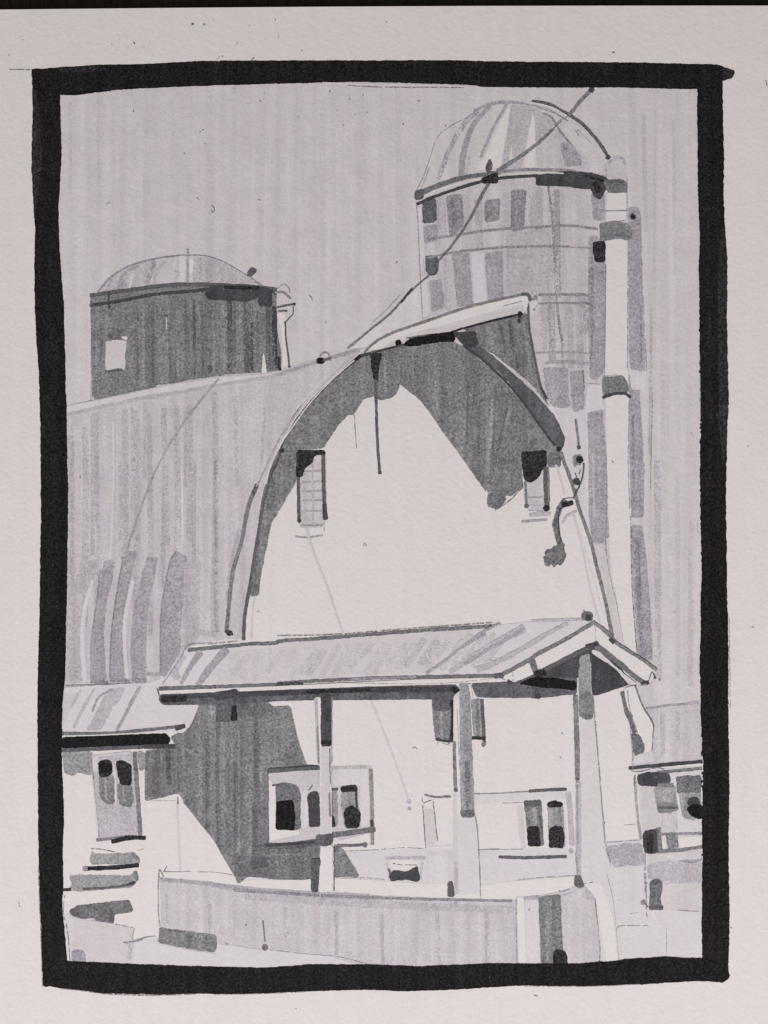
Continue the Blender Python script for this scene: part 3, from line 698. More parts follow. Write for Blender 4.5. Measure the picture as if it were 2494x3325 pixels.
use(dw); poly('I 530 818 592 818 592 1062 532 1068', 'Gp'); line('I 532 826 590 824', 10, 'D'); poly('I 525 1005 548 975 570 1010 582 1065 530 1072', 'X'); line('I 555 850 560 980', 7, 'G')
use(dw); poly('I 615 808 718 798 726 940 742 1000 732 1082 640 1078 618 950', 'Gp'); poly('I 615 808 716 798 722 835 650 842 618 845', 'X'); line('I 712 840 718 950', 8, 'Kk'); poly('I 632 980 652 945 690 932 735 970 742 1010 730 1080 645 1075', 'X', streak=False)
rw = part('window', barn, label='low wide window with two dark panes behind the right posts')
poly('I 1480 860 1659 860 J 150 850 580 835 582 890 300 905 150 902 0 932 I 1485 935', 'SL', streak=False); poly('J 258 925 298 935 315 1210 288 1212 268 1100', 'S', streak=False); poly('J 560 900 575 1210 590 1200', 'SL')
line('I 1480 855 1600 852 J 150 850 360 838', 5, 'M'); line('J 340 838 450 830 575 825', 12, 'D'); line('J 590 850 605 1000 615 1185', 18, 'Pm'); line('J 145 1265 300 1270 575 1262', 12, 'D'); blob('J 610 1225', 8, 'P2'); pencil('J 165 915 300 912')
line('J 430 900 440 1200', 8, 'W')
use(rw); poly('J 300 900 415 895 432 1190 330 1198 315 1000', 'G'); poly('J 300 900 415 895 415 930 305 938', 'D'); line('J 370 950 375 1060', 14, 'Gp'); poly('J 322 1085 340 1065 400 1068 412 1190 330 1198', 'X', streak=False); line('J 405 1000 422 1095', 6, 'D')
use(rw); poly('J 458 925 555 920 572 1200 465 1205', 'Gp'); line('J 535 940 545 1050', 8, 'G'); poly('J 450 915 500 898 555 912 550 940 460 945', 'X'); poly('J 468 1080 500 1062 555 1068 565 1130 558 1210 466 1202', 'X', streak=False)
lw = part('wall_panel', barn); poly('I 1150 950 1212 950 1240 1160 1200 1212 1168 1200', 'S', streak=False); line('I 1160 862 1240 875 1325 873', 8, 'G'); pencil('I 1142 880 1165 1210', 3, 'D', 0.15); pencil('I 1212 890 1242 1165', 3, 'M'); pencil('I 1150 915 1205 895', 3.5, 'D', 0.1); line('I 1215 1195 1340 1190', 4, 'S')
bw = part('window', barn, label='small dark basement window in the foundation')
poly('I 905 1262 1150 1255 1160 1300 1150 1410 930 1425 915 1330', 'SL'); line('I 905 1275 1000 1272 1155 1270', 12, 'Pm', ends=6); line('I 910 1300 930 1410', 7, 'Pm'); line('I 1145 1300 1130 1400', 8, 'Pm'); poly('I 935 1280 1120 1285 1115 1330 1040 1345 940 1340', 'Wh')
line('I 925 1345 935 1375', 9, 'Gd'); poly('I 925 1385 960 1350 1040 1362 1115 1325 1128 1418 1095 1428 1040 1408 940 1425', 'Kk', streak=False); pencil('I 950 1305 1000 1315 1110 1318', 2.6, 'D')
sw = part('window', barn, label='narrow dark window left of the middle post under the porch beam')
poly('I 1205 225 1352 220 1345 520 1232 512 1215 400', 'G'); poly('I 1205 225 1350 220 1350 300 1290 320 1212 310', 'D'); line('I 1335 240 1342 380 1332 505', 13, 'X'); line('I 1235 500 1290 512 1335 508', 10, 'Kk'); line('I 1262 320 1268 480', 9, 'Gp'); pencil('I 1235 540 1245 520 1340 545', 2.4)
sw2 = part('window', barn, label='narrow dark window right of the middle post under the porch beam')
poly('I 1462 240 1540 240 1555 500 1480 502', 'Gp'); line('I 1500 240 1505 490', 11, 'G'); line('I 1530 245 1538 400 1545 520', 12, 'D'); line('I 1470 492 1545 495', 11, 'X'); blob('I 1540 535', 8, 'G')

# ---- left lean-to building
lb = part('lean_to_building', label='low building with a door and steps at the left edge')
poly('H 102 300 800 300 640 380 640 700 865 700 900 722 1000 850 1090 960 1140 1050 1222 1190 1228 1245 1000 1215 750 1190 735 1250 735 1560 560 1600 560 1530 440 1500 150 1430 108 1400', 'W', amp=0.6, streak=False)
poly('H 105 380 300 380 298 528 270 530 210 512 175 538 120 522', 'Gp', streak=False); poly('H 590 378 642 380 640 500 605 505', 'Gp')
rf = part('roof', lb)
poly('_ 205 2232 480 2217 525 2200 512 2240 525 2285 648 2287 622 2350 592 2382 555 2376 205 2388', 'SL', streak=False)
poly('H 110 0 230 0 150 120 105 230', 'S')
line('E 225 1480 165 1585', 8, 'Pm'); line('E 310 1475 H 280 30 230 120 180 225', 11, 'Pm'); stk('E 400 1475 510 1465 H 490 30 430 100 355 240 262 242 330 120', 'Pm'); line('E 420 1480 H 340 30 300 120', 8, 'P2'); line('E 610 1460 H 570 30 520 130 462 238', 12, 'P2'); line('H 440 90 390 230', 10, 'SL')
eave = part('eave', lb)
line('H 105 262 400 262 600 245 890 215', 12, 'Gd'); line('H 845 232 895 215', 16, 'Kk'); poly('H 98 292 300 280 780 264 806 300 795 336 400 350 98 362', 'B', streak=False); line('H 110 372 300 365 600 352 830 350', 13, 'D'); line('H 110 280 400 272 780 252', 3.5, 'W')
line('H 640 350 830 345', 14, 'Kk')
door = part('door', lb)
poly('H 292 425 340 402 550 378 572 450 602 930 342 942 305 560', 'Pm', streak=False); poly('H 295 430 340 410 345 500 310 520', 'SL'); pencil('H 295 430 310 600 342 935', 3.4, 'Pn', 0.05); line('H 300 560 335 900', 5, 'S'); line('H 300 410 540 390', 7, 'S')
line('H 575 390 590 600 612 920', 15, 'G'); line('H 575 390 585 520', 10, 'Gd'); line('H 330 955 430 945 540 932', 11, 'G'); line('H 430 965 540 942 640 942', 15, 'X'); line('H 440 600 452 740', 5, 'S')
use(door); poly('H 343 540 440 540 445 718 400 722 350 685', 'G', streak=False); line('H 385 560 390 690', 7, 'Gp'); poly('H 338 452 370 434 418 438 430 460 428 520 400 545 345 545', 'X', streak=False); poly('H 345 460 425 455 420 515 350 515', 'B')
use(door); poly('H 462 590 555 598 568 690 552 745 480 725 468 680', 'G', streak=False); line('H 500 610 505 700', 8, 'Gp'); poly('H 450 448 500 438 555 470 556 600 482 596', 'X', streak=False)
line('H 435 460 448 560 455 720', 5, 'SL')
steps = part('steps', lb, label='grey steps leading up to the door')
poly('H 300 1020 310 1045 540 1040 570 1030 612 1078 600 1112 290 1112 280 1080', 'Gp', streak=False); line('H 320 1060 560 1070', 16, 'Gp'); line('H 560 1045 595 1080', 12, 'G'); line('H 255 1140 420 1135 595 1118', 15, 'X'); blob('H 252 1140', 9, 'M')
poly('H 145 1190 180 1182 550 1185 580 1155 600 1205 560 1260 240 1288 140 1288 172 1240', 'Gp', streak=False); line('H 240 1272 400 1265 570 1240', 8, 'D'); line('H 112 1278 155 1276', 11, 'X'); line('H 580 1160 590 1215', 12, 'G'); line('H 540 1240 575 1230', 10, 'Kk')
poly('H 148 1412 200 1382 540 1342 568 1418 440 1440 436 1502 322 1486 312 1462 200 1468 165 1440', 'Gd', streak=False); line('H 165 1420 210 1440', 15, 'D'); line('H 240 1400 330 1450', 14, 'G'); line('H 420 1400 430 1480', 12, 'D')
pencil('H 290 1010 360 1015 445 1032', 2.8, 'D', 0.05); pencil('H 590 1025 632 1012', 2.4); pencil('H 215 1175 218 1230', 2); pencil('H 120 1310 112 1420 125 1500 140 1659', 2.8, 'M', 0.25)
post = part('thin_post', lb); line('H 852 710 860 900 872 1158', 8, 'S'); line('H 855 680 856 720', 3, 'D'); blob('H 865 650', 5, 'M'); pencil('H 850 650 860 640 870 660', 2.4)

# ---- right building
rb2 = part('side_building', label='small building with porch rail at the right edge')
poly('J 1022 700 1458 680 1468 1000 1462 1659 L 1370 1215 1100 1205 900 1215 740 1235 725 985 J 1070 1659 1100 1400 1075 1200 1045 900', 'SL', amp=0.6, streak=False)
rr = part('roof', rb2); poly('J 1092 298 1250 278 1450 262 1458 640 1000 690 1010 608 1085 590 1130 600 1145 410 1105 320', 'P'); line('J 1100 300 1250 280 1430 265', 8, 'P2'); line('J 1380 262 1445 260', 10, 'Pm'); line('J 1200 350 1205 600', 16, 'Pm'); line('J 1300 320 1300 500', 14, 'Pm'); poly('J 1010 610 1140 580 1150 640 1010 670', 'SL')
line('J 988 688 1200 668 1455 645', 13, 'Kk')
sd = part('eave', rb2); line('J 1170 715 1300 705 1455 690', 11, 'G'); poly('J 1040 735 1100 715 1245 722 1258 760 1240 795 1150 808 1045 800', 'Kk'); pencil('J 1000 705 1060 710 1180 685 1250 730', 3, 'M'); poly('J 1290 742 1455 735 1452 850 1300 852', 'Gd')
wn = part('window', rb2); poly('J 1148 812 1285 800 1302 960 1205 985 1168 970', 'Gp'); poly('J 1165 915 1300 915 1303 962 1205 985 1170 970', 'G'); line('J 1175 945 1295 945', 8, 'D'); line('J 1180 800 1270 800', 14, 'G')
wn2 = part('window', rb2); poly('J 1310 850 1452 850 1450 1000 1400 1030 1332 1005', 'Gp'); poly('J 1362 895 1400 872 1440 885 1445 935 1370 935', 'Kk'); poly('J 1358 950 1400 925 1475 930 1482 1005 1440 1022 1385 995', 'B', streak=False); line('J 1300 860 1320 980', 6, 'W'); line('J 1458 810 1462 930', 6, 'W')
dr = part('door', rb2); poly('J 1165 985 1290 975 1300 1100 1190 1112', 'S', streak=False); line('J 1285 990 1298 1090', 6, 'Pm')
ra = part('railing', rb2); line('J 1200 1118 1300 1115 1455 1112', 11, 'M'); poly('J 1222 1110 1298 1110 1306 1212 1238 1215', 'G'); line('J 1170 1228 1300 1222 1455 1200', 12, 'G'); poly('J 1305 1138 1455 1130 1455 1190 1312 1205', 'Wh', streak=False); line('J 1205 1150 1218 1205', 10, 'W'); poly('J 1160 1075 1190 1070 1200 1225 1165 1238', 'G')
poly('J 1072 1120 1110 1075 1150 1068 1168 1110 1170 1238 1130 1245 1085 1240', 'Kk'); line('J 1125 1130 1120 1230', 18, 'X'); line('J 1140 1070 1185 1085', 12, 'G')
sb = part('foundation', rb2); poly('J 1105 1310 1250 1285 1455 1280 1457 1432 1210 1438 1112 1400', 'Pm'); line('J 1320 1285 1400 1298 1452 1275', 10, 'Bu'); poly('J 1208 1442 1458 1432 1460 1618 1212 1620', 'S'); line('J 1110 1290 1440 1262', 6, 'SL'); line('J 1112 1330 1116 1400', 7, 'P2')
pencil('J 1300 1610 1440 1620', 2.6, 'Pn', 0.2); pencil('L 820 868 885 860', 2.6); pencil('L 725 1010 735 965 960 962', 2.8, 'Pn', 0.15); pencil('L 1100 980 1100 1180', 1.8, 'Pn', 0.5); pencil('J 1090 1240 1100 1659', 3.4, 'Pn', 0.1); pencil('J 1080 1240 1090 1500', 2.4); blob('J 1078 1562', 9, 'M'); line('J 1085 1560 1105 1590', 4, 'Gd')
vp = part('vent_post', rb2, label='short dark post against the right building'); poly('J 1118 1432 1155 1408 1195 1418 1202 1460 1190 1530 1202 1605 1120 1608 1112 1595 1122 1500', 'Gd', streak=False); line('J 1125 1595 1200 1595', 15, 'D'); line('J 1130 1430 1180 1428', 12, 'D')
cn = part('corner_trim', rb2); line('J 1022 760 1035 950 1060 1150', 9, 'P2'); line('J 1022 740 1020 800', 6, 'G'); pencil('J 1010 460 1010 690', 2.4)

use(rb2); poly('J 1055 815 1145 815 1165 985 1190 1070 1080 1100 1060 1000', 'S'); poly('J 1200 985 1290 985 1295 1100 1200 1108', 'P'); poly('J 1105 1250 1455 1225 1455 1280 1250 1285 1105 1308', 'S')
# ---- ground and low wall in front
gr = part('yard_ground', label='pale washed yard ground along the bottom of the drawing')
poly('Q 175 722 330 765 580 800 745 836 750 940 950 905 980 970 1250 1030 1450 1060 1659 1040 _ 859 3083 1062 3101 1199 3140 700 3140 225 3125 214 3020', 'S', amp=0.8, streak=False)
poly('Q 780 950 960 905 975 975 1250 1030 1450 1060 1659 1080 1659 1180 760 1150', 'SL', streak=False); poly('_ 700 3062 859 3085 1062 3103 1195 3135 700 3140', 'SL', streak=False)
poly('Q 222 1030 300 1025 335 1045 345 1135 222 1130', 'Bu'); line('Q 690 975 840 940', 9, 'Pm'); line('Q 740 960 720 1100', 14, 'Pm'); poly('Q 165 720 200 715 250 780 195 1120 180 1000', 'SL')
pencil('Q 400 770 580 800 765 838', 2.8); pencil('Q 765 838 745 940', 3.4, 'Pn', 0.15); pencil('Q 670 965 780 950 860 920 940 908', 3.2, 'M', 0.1); pencil('Q 175 800 195 950 205 1120', 3, 'M', 0.15)
wall = part('garden_wall', label='long low pale wall across the front of the barn')
poly('H 735 1165 900 1160 1100 1165 1228 1190 1240 1245 1320 1210 1659 1215 I 420 1410 560 1402 740 1410 1160 1440 1350 1440 1520 1420 J 20 1450 250 1420 640 1390 640 1440 530 1480 260 1540 _ 1630 2930 1100 2905 800 2892 520 2860', 'Wh', amp=0.6, streak=False)
poly('_ 520 2852 660 2868 800 2888 1100 2902 1400 2915 1640 2922 1672 2920 1676 3140 1195 3140 1062 3103 859 3083 700 3061 Q 1480 1010 1000 830', 'P', amp=1)
line('_ 522 2858 640 2866 800 2888 1000 2902 1200 2912', 15, 'Bu2', w2=22, amp=2); line('_ 524 2855 700 2872 860 2893', 10, 'P2', w2=14); line('_ 760 2890 1000 2905 1200 2914 1400 2920 1660 2925', 12, 'M', w2=9)
line('_ 800 2910 1100 2930 1400 2945 1660 2955', 24, 'Pm', amp=2)
for x, y0, y1, w, t in ((600, 2920, 3030, 14, 'S'), (680, 2930, 3040, 12, 'Pm'), (760, 2930, 3060, 12, 'S'), (860, 2960, 3050, 6, 'SL'), (930, 2950, 3080, 14, 'Pm'), (1010, 2960, 3090, 12, 'S'), (1090, 2960, 3100, 10, 'Pm'), (1150, 2980, 3110, 8, 'SL'),
                        (1240, 2970, 3130, 14, 'Pm'), (1330, 2970, 3130, 12, 'S'), (1420, 2960, 3130, 14, 'Pm'), (1500, 2960, 3130, 10, 'S'), (1580, 2950, 3130, 15, 'Pm'), (1640, 2950, 3130, 14, 'S'), (540, 2900, 3000, 9, 'Pm')):
    line('_ %d %d %d %d' % (x, y0, x + 3, y1), w, t, amp=2.5, streak=True)
poly('Q 985 835 1200 862 1475 900 1488 985 1480 1025 1450 1052 1250 1020 975 965', 'G'); line('Q 985 850 1200 870', 7, 'Gd')
pencil('Q 985 330 975 430 975 700 990 830', 3.6, 'Pn', 0.1); pencil('Q 1020 345 1150 350 1250 345', 3); pencil('Q 1320 350 1480 355 1620 378', 2.6); pencil('Q 1050 300 1020 350', 3, 'D', 0); pencil('Q 985 330 1020 390 990 410 975 360', 3, 'D', 0.1)
line('e 212 152 222 245', 5.5, 'G'); blob('e 222 272', 11, 'Gd'); line('Q 1560 965 1575 980', 9, 'P2'); pencil('e 240 282 420 302 560 315 690 348', 2.6, 'Pn', 0.3)
gate = part('gate_panel', wall, label='narrow dark gate panel in the low wall')
poly('L 0 740 110 735 290 700 400 660 480 640 535 630 560 800 575 1000 588 1255 0 1262 -55 1262 -60 740', 'P', amp=0.6)
poly('L -50 740 0 745 20 1255 -35 1260', 'W', streak=False); poly('L 8 775 112 765 128 1255 22 1255', 'SL', streak=False); line('L 10 748 115 742', 13, 'P2'); pencil('L -58 745 -55 1000 -50 1250', 2.6)
poly('L 115 740 205 728 285 718 292 950 305 1258 138 1262', 'G'); line('L 230 740 240 1200', 12, 'Gd', streak=True); line('L 180 900 185 1220', 11, 'Gp', streak=True)
line('L 490 660 515 760', 18, 'Pm'); line('L 545 660 570 900 590 1240', 6, 'Pm'); pencil('L 545 640 560 850 590 1060 585 1250', 3, 'M', 0.1); pencil('L 270 690 290 700 350 680', 3); poly('L 228 1168 250 1148 312 1152 335 1180 342 1300 232 1300', 'X', streak=False); line('L 300 730 380 700 480 650', 6, 'Pm')
line('L 40 845 48 830', 3, 'M')

# ---- porch shelter
pc = part('porch', label='open porch shelter with a low gabled roof and square posts')
poly('_ 512 2236 585 2122 612 2106 1100 2066 1600 2031 1725 2018 1890 2010 1932 2020 1750 2128 1720 2148 1630 2194 1350 2202 900 2222', 'SL', amp=0.8, streak=False)
poly('E 1200 1230 1659 1190 F 0 1185 400 1155 900 1110 1300 1085 1150 1240 960 1370 600 1385 0 1420 E 1100 1440', 'S', amp=1, streak=False)
for i in range(26):
    x = 700 + i * 36 + random.uniform(-8, 8)
    yt = 2120 - (x - 700) * 0.068; dx = random.uniform(28, 44)
    line('_ %.0f %.0f %.0f %.0f' % (x + dx, yt + random.uniform(0, 20), x - dx * 0.6, yt + random.uniform(70, 112) - (x - 700) * 0.0), random.uniform(16, 26), random.choice(('S', 'P', 'SL', 'S')), amp=2, streak=True)
line('E 925 1222 1100 1205 1300 1185 1500 1175 F 0 1165 400 1138 900 1097 1390 1068', 12, 'Gd', amp=1.6); line('F 900 1095 1390 1068', 8, 'G'); blob('F 1385 1068', 7, 'D'); line('G 200 1065 250 1052', 8, 'Pm')
line('G 450 1032 620 1026 790 1022', 10, 'Pm'); line('E 1000 1240 950 1310 880 1430', 22, 'P2', w2=12); line('E 1165 1225 1080 1320 990 1440', 28, 'P2', w2=20); line('E 890 1260 820 1380', 20, 'Pm'); line('E 830 1350 850 1400', 26, 'Pm'); line('E 940 1260 890 1330', 9, 'W')
line('F 1440 1050 1310 1120 1200 1200 1090 1290 970 1372', 8, 'P2', w2=10); line('F 1595 1085 1400 1190 1250 1280 1130 1360', 28, 'Pm', w2=18); line('G 680 1052 550 1120 400 1210 250 1290 100 1350', 13, 'Pm', w2=22); line('G 400 1085 200 1200 20 1310', 14, 'P2'); line('G 150 1120 0 1205', 8, 'P2')
blob('G 815 1003', 17, 'Gd', 1.2); blob('G 822 1010', 10, 'Kk'); line('G 790 965 800 985', 4, 'G')
line('E 735 1472 1100 1460 1659 1440 F 0 1440 400 1415 900 1398 1440 1388', 11, 'Gd', amp=1.6); line('F 480 1410 900 1396', 8, 'M'); pencil('F 0 1130 400 1120 900 1080 1400 1045', 2.8, 'M', 0.2); pencil('E 750 1450 870 1280 930 1190 1100 1180 1250 1165', 3, 'Pn', 0.1); pencil('E 720 1470 740 1540', 3, 'D', 0)
poly('_ 514 2243 900 2228 1350 2206 1622 2200 1645 2212 1300 2226 900 2240 522 2258', 'Wh', amp=0.6)
beam = part('beam', pc)
poly('_ 520 2256 700 2250 900 2243 1190 2230 1482 2226 1496 2250 1492 2272 1350 2270 1200 2272 1000 2273 900 2276 750 2286 530 2289 516 2275', 'D', amp=1.8)
line('_ 528 2262 900 2250 1190 2240 1478 2238', 17, 'Kk', w2=19); line('_ 530 2270 600 2268', 22, 'X'); line('F 1140 1470 1190 1500', 16, 'X'); line('_ 1000 2246 1200 2240', 13, 'X'); line('E 1105 1520 1235 1500', 28, 'Kk')
rbm = part('beam', pc)
poly('G 58 1442 300 1432 380 1425 470 1380 560 1370 745 1395 745 1505 500 1532 95 1528', 'D', amp=1.8); poly('G 370 1440 450 1400 530 1395 740 1425 742 1482 520 1462', 'B', streak=False); line('G 80 1455 300 1450', 12, 'D'); blob('G 310 1425', 8, 'Kk'); blob('G 495 1520', 10, 'Kk')
pencil('F 250 1430 1000 1440 1450 1400', 2)
gp = part('porch_gable', pc, label='dark triangular porch gable with white edge boards')
poly('G 480 1385 650 1290 750 1230 800 1215 870 1180 1000 1300 1100 1440 870 1518 840 1505 840 1400 520 1398', 'Kk', amp=1)
poly('G 850 1215 900 1235 1000 1330 1135 1440 1085 1448 1000 1345 900 1280 840 1240', 'SL', streak=False)
poly('G 488 1262 600 1205 860 1048 872 1168 700 1255 520 1358 500 1305', 'Wh', streak=False); poly('G 870 1060 1000 1180 1150 1275 1262 1355 1222 1440 1150 1400 1000 1280 876 1170', 'Wh', streak=False); poly('G 268 1392 440 1300 462 1372 340 1432', 'Wh', streak=False)
line('G 250 1388 440 1285 485 1252 660 1160 860 1042', 13, 'G'); line('G 220 1392 262 1385', 18, 'D'); line('G 855 1042 950 1112 1000 1175 1150 1270 1260 1350', 11, 'G'); line('G 965 1150 985 1170', 15, 'Kk')
line('G 500 1368 650 1290 770 1230 870 1182', 15, 'D'); line('G 860 1185 1000 1290 1150 1415 1200 1435', 20, 'Gd', w2=16); line('G 1170 1440 1210 1430', 14, 'Kk'); line('G 455 1290 480 1372', 18, 'Gd'); line('G 480 1375 540 1370', 20, 'X'); line('G 810 1200 880 1180', 16, 'Kk')
pencil('G 330 1365 332 1425', 2.6); pencil('G 1215 1420 1235 1360 1250 1395', 3.4, 'D', 0.05); blob('G 1252 1402', 4, 'D'); pencil('G 1090 1460 1220 1440', 2.8, 'Pn'); blob('G 1283 1417', 3, 'M')
p1 = part('post', pc)
poly('I 440 230 553 225 552 700 560 1490 470 1495 482 1195 478 700 450 420', 'Wh', amp=0.8, streak=False)
line('I 452 240 458 400 470 665', 12, 'Pm', w2=10); line('I 462 420 470 650', 6, 'M'); poly('I 484 210 553 208 553 545 486 548', 'Kk'); line('I 495 520 545 525', 14, 'X'); poly('I 484 548 552 545 545 700 550 1120 484 1122', 'S', streak=False); line('I 542 560 545 790', 5, 'M'); line('I 540 850 545 1000', 7, 'G'); line('I 520 700 522 1100', 12, 'S')
poly('I 460 1125 558 1112 560 1188 482 1196', 'D'); poly('I 484 1198 560 1192 562 1490 472 1494', 'W', streak=False); poly('I 420 1400 472 1395 466 1495 420 1490', 'D'); line('I 435 1300 470 1300', 24, 'D'); line('I 435 1300 445 1400', 16, 'D'); pencil('I 568 1200 570 1490', 3.4, 'D', 0.15); line('I 478 1500 480 1580', 6, 'Pm'); pencil('I 555 230 555 650', 3)
p2 = part('post', pc)
poly('I 1345 220 1445 135 1462 500 1476 850 1484 1010 1500 1100 1522 1500 1385 1512 1340 1500', 'SL', amp=0.8, streak=False)
poly('I 1350 250 1385 245 1390 1000 1365 990', 'W'); poly('I 1385 138 1445 133 1462 500 1478 1008 1398 1005 1388 700', 'Gp'); line('I 1420 250 1425 600', 14, 'Gp', streak=True); line('I 1435 650 1445 950', 18, 'G', streak=True); poly('I 1390 962 1478 960 1480 1006 1400 1006', 'Gd'); line('I 1350 520 1352 650 1360 830', 12, 'G', ends=7)
line('I 1355 860 1358 1200 1360 1500', 13, 'S', w2=18); line('I 1362 1300 1362 1500', 12, 'Pm'); poly('I 1308 1432 1340 1428 1352 1480 1350 1525 1308 1525', 'D'); line('I 1355 1560 1358 1575', 10, 'P2'); pencil('I 1450 150 1475 470', 2.4); pencil('I 1482 980 1500 1100 1515 1350 1522 1545', 3.2, 'Pn', 0.15); line('I 1450 145 1465 240', 7, 'W'); pencil('I 1368 300 1385 700', 2)
p3 = part('post', pc)
poly('J 665 0 738 0 740 150 752 250 758 370 790 700 825 1100 840 1200 870 1340 L 640 560 690 760 735 1235 605 1240 560 800 535 625 450 655 430 300 J 668 370', 'SL', amp=0.8, streak=False)
poly('L 460 630 540 630 600 640 700 950 720 1235 640 1240 600 1000 560 760', 'W', streak=False)
poly('G 768 1265 830 1240 835 1400 840 1510 760 1510 758 1400', 'Gp', streak=False); poly('J 658 195 742 195 752 250 752 368 700 372 664 350', 'G', streak=False); line('J 670 340 745 350', 14, 'Gd')
line('J 636 225 645 500 650 760', 16, 'G', ends=6); line('J 655 790 658 1100 655 1400', 17, 'Pm'); line('J 648 800 652 1180', 7, 'P2'); poly('J 630 1390 655 1375 678 1400 695 1460 665 1468 630 1450', 'D'); line('J 640 1250 655 1380', 8, 'P2')
pencil('J 752 240 770 450 790 700 820 1060 832 1190 862 1300', 3.2, 'Pn', 0.15); pencil('J 640 700 640 1300', 2); blob('J 818 1050', 5, 'P2'); pencil('J 690 1440 750 1430', 3, 'M')
p4 = part('knee_brace', pc)
poly('J 955 170 1022 150 1060 260 1142 400 1138 570 1092 575 1062 480 1000 350 960 260', 'Wh', amp=0.6, streak=False); line('J 942 200 965 310 1005 410 1018 460', 13, 'Gd'); line('J 985 330 1005 355', 10, 'Gd'); poly('J 1000 470 1055 478 1088 545 1082 585 1020 608 1008 540', 'Gd', streak=False)
pencil('J 1025 150 1070 280 1140 400 1140 480 1135 575', 3.4, 'D', 0.1); pencil('J 975 180 990 300 1040 470', 2.6); pencil('J 990 400 1010 640', 2.4)

# ---- cable in front of everything
cab = part('power_cable', label='thin dark cable sagging from the tall silo down to the barn roof')
line('D 990 342 900 425 800 502 700 567 630 612', 10, 'G', w2=14); line('D 572 695 530 765 450 925 345 1080 250 1190', 12, 'Gd', w2=8); line('D 185 1290 90 1370 0 1470 B 880 170 740 330 600 445 460 560', 7, 'Gd', w2=8)
pencil('B 800 215 700 320 620 395', 2.4); pencil('B 560 470 450 570', 2.2)

# ---- pencil specks, hairs and smudges of the sheet
sp = part('pencil_speck', label='loose pencil specks and hairs scattered over the sheet')
for s in ('M 575 178 582 190', 'M 910 885 920 890 925 905 918 916 910 905', 'M 1112 858 1122 864', 'M 848 850 858 862', 'M 573 470 576 482', 'M 935 255 945 242', 'M 1085 258 1097 246', 'M 455 880 475 868', 'M 40 298 130 300',
          'N 1650 345 1655 375', 'J 545 458 560 465', 'E 1370 970 1385 972', 'F 558 545 570 525 580 545', 'C 972 1290 986 1304', '_ 1455 2415 1470 2408', '_ 60 2925 65 2945', 'd 385 1810 392 1818', 'd 480 463 490 465', 'd 128 395 138 398', 'e 1430 485 1445 490', 'c 208 1735 215 1745', 'I 1080 560 1095 550 1110 565', 'M 1185 80 1190 90', 'A 218 1585 222 1605', 'B 205 210 225 235 228 255'):
    pencil(s, 3.0, 'D', 0.0)
for i in range(55):
    a = random.random()
    if a < 0.45: x, y = random.gauss(700, 330), random.gauss(190, 160)
    elif a < 0.6: x, y = random.gauss(1300, 200), random.gauss(330, 60)
    else: x, y = random.uniform(20, 2470), random.uniform(40, 3300)
    if y < 62 or x < 5: continue
    blob_at((x, y), random.uniform(1.2, 3.2), random.choice(('M', 'Pn', 'P2', 'G')))
blob('G 1495 1075', 7, 'Y'); blob('M 830 103', 4, 'D'); blob('M 880 105', 4, 'M'); blob('N 990 226', 3, 'D')
for i in range(14):
    x, y = random.gauss(480, 110), random.gauss(150, 22)
    blob_at((x, y), random.uniform(2, 4), 'S', 0.5)

# ---- thick black border
bd = part('ink_border', label='thick uneven black marker border round the drawing')
poly('M 137 300 250 292 430 280 600 278 760 270 860 265 1000 262 1200 262 1659 262 N 300 262 500 268 800 270 1100 272 1300 278 1440 280 1465 290 1518 308 1505 335 1462 350 1355 385 1200 382 1000 378 700 378 430 376 360 366 0 356 M 1500 352 1400 355 1250 358 1100 362 900 368 700 376 520 385 430 396 330 410 258 408 150 400', 'B', amp=1.6)
poly('M 250 292 430 282 470 300 300 312 200 310', 'BL')
poly('M 137 300 250 300 a 185 215 190 380 192 500 183 640 178 730 182 900 190 1010 197 1110 204 1170 203 1250 207 1350 213 1600 217 1800 222 2000 220 2200 b 217 300 212 500 208 700 197 800 193 1000 198 1160 204 1330 197 1450 200 1620 195 1720 208 1850 218 1970 215 2065 112 2080 105 1950 103 1820 95 1650 90 1400 88 1100 86 850 90 600 96 400 98 150 102 0 a 102 1950 98 1650 92 1450 84 1350 76 1200 72 1000 76 820 68 700 60 560 62 400 66 250 60 105', 'B', amp=1.8)
poly('c 240 140 348 90 350 350 355 500 352 650 358 800 368 950 368 1250 375 1600 368 1750 362 2000 365 2212 d 368 300 373 500 374 800 378 1200 374 1500 380 1750 374 2020 382 2035 360 2050 325 2060 260 2050 258 1950 256 1750 260 1500 256 1350 262 1100 252 850 250 700 245 650 252 500 252 350 258 200 252 60 c 250 2100 248 1850 254 1700 248 1550 247 1200 243 1000 248 850 240 700 238 450 235 250', 'B', amp=2.2)
poly('c 345 820 360 830 368 950 366 1300 374 1600 366 1750 352 1880 335 1700 330 1300 330 1000', 'BL', amp=1.2); poly('c 348 98 372 102 405 110 395 140 355 152', 'BL')
poly('a 62 180 75 200 90 260 105 500 85 700 72 780 66 650 60 500 66 300', 'BL', amp=1.2)
poly('Q 130 1120 185 1132 500 1143 900 1162 1300 1174 1659 1184 e 220 366 420 350 700 350 920 358 1250 345 L 340 1260 500 1250 600 1240 900 1215 1100 1203 1240 1212 1370 1215 1500 1250 1590 1358 1530 1402 1480 1386 1300 1388 1100 1400 900 1412 500 1427 0 1420 e 1250 448 1150 456 1000 462 850 468 680 460 400 468 250 476 Q 1659 1412 1300 1406 1000 1416 800 1410 500 1405 300 1376 130 1362 30 1340 20 1200', 'B', amp=1.8)
line('N 0 366 200 370 350 374', 3.2, 'W'); line('M 1390 356 1500 360 1659 368', 3.5, 'W'); pencil('M 1500 368 1659 376 N 200 378 340 380', 2.6, 'D', 0.3)
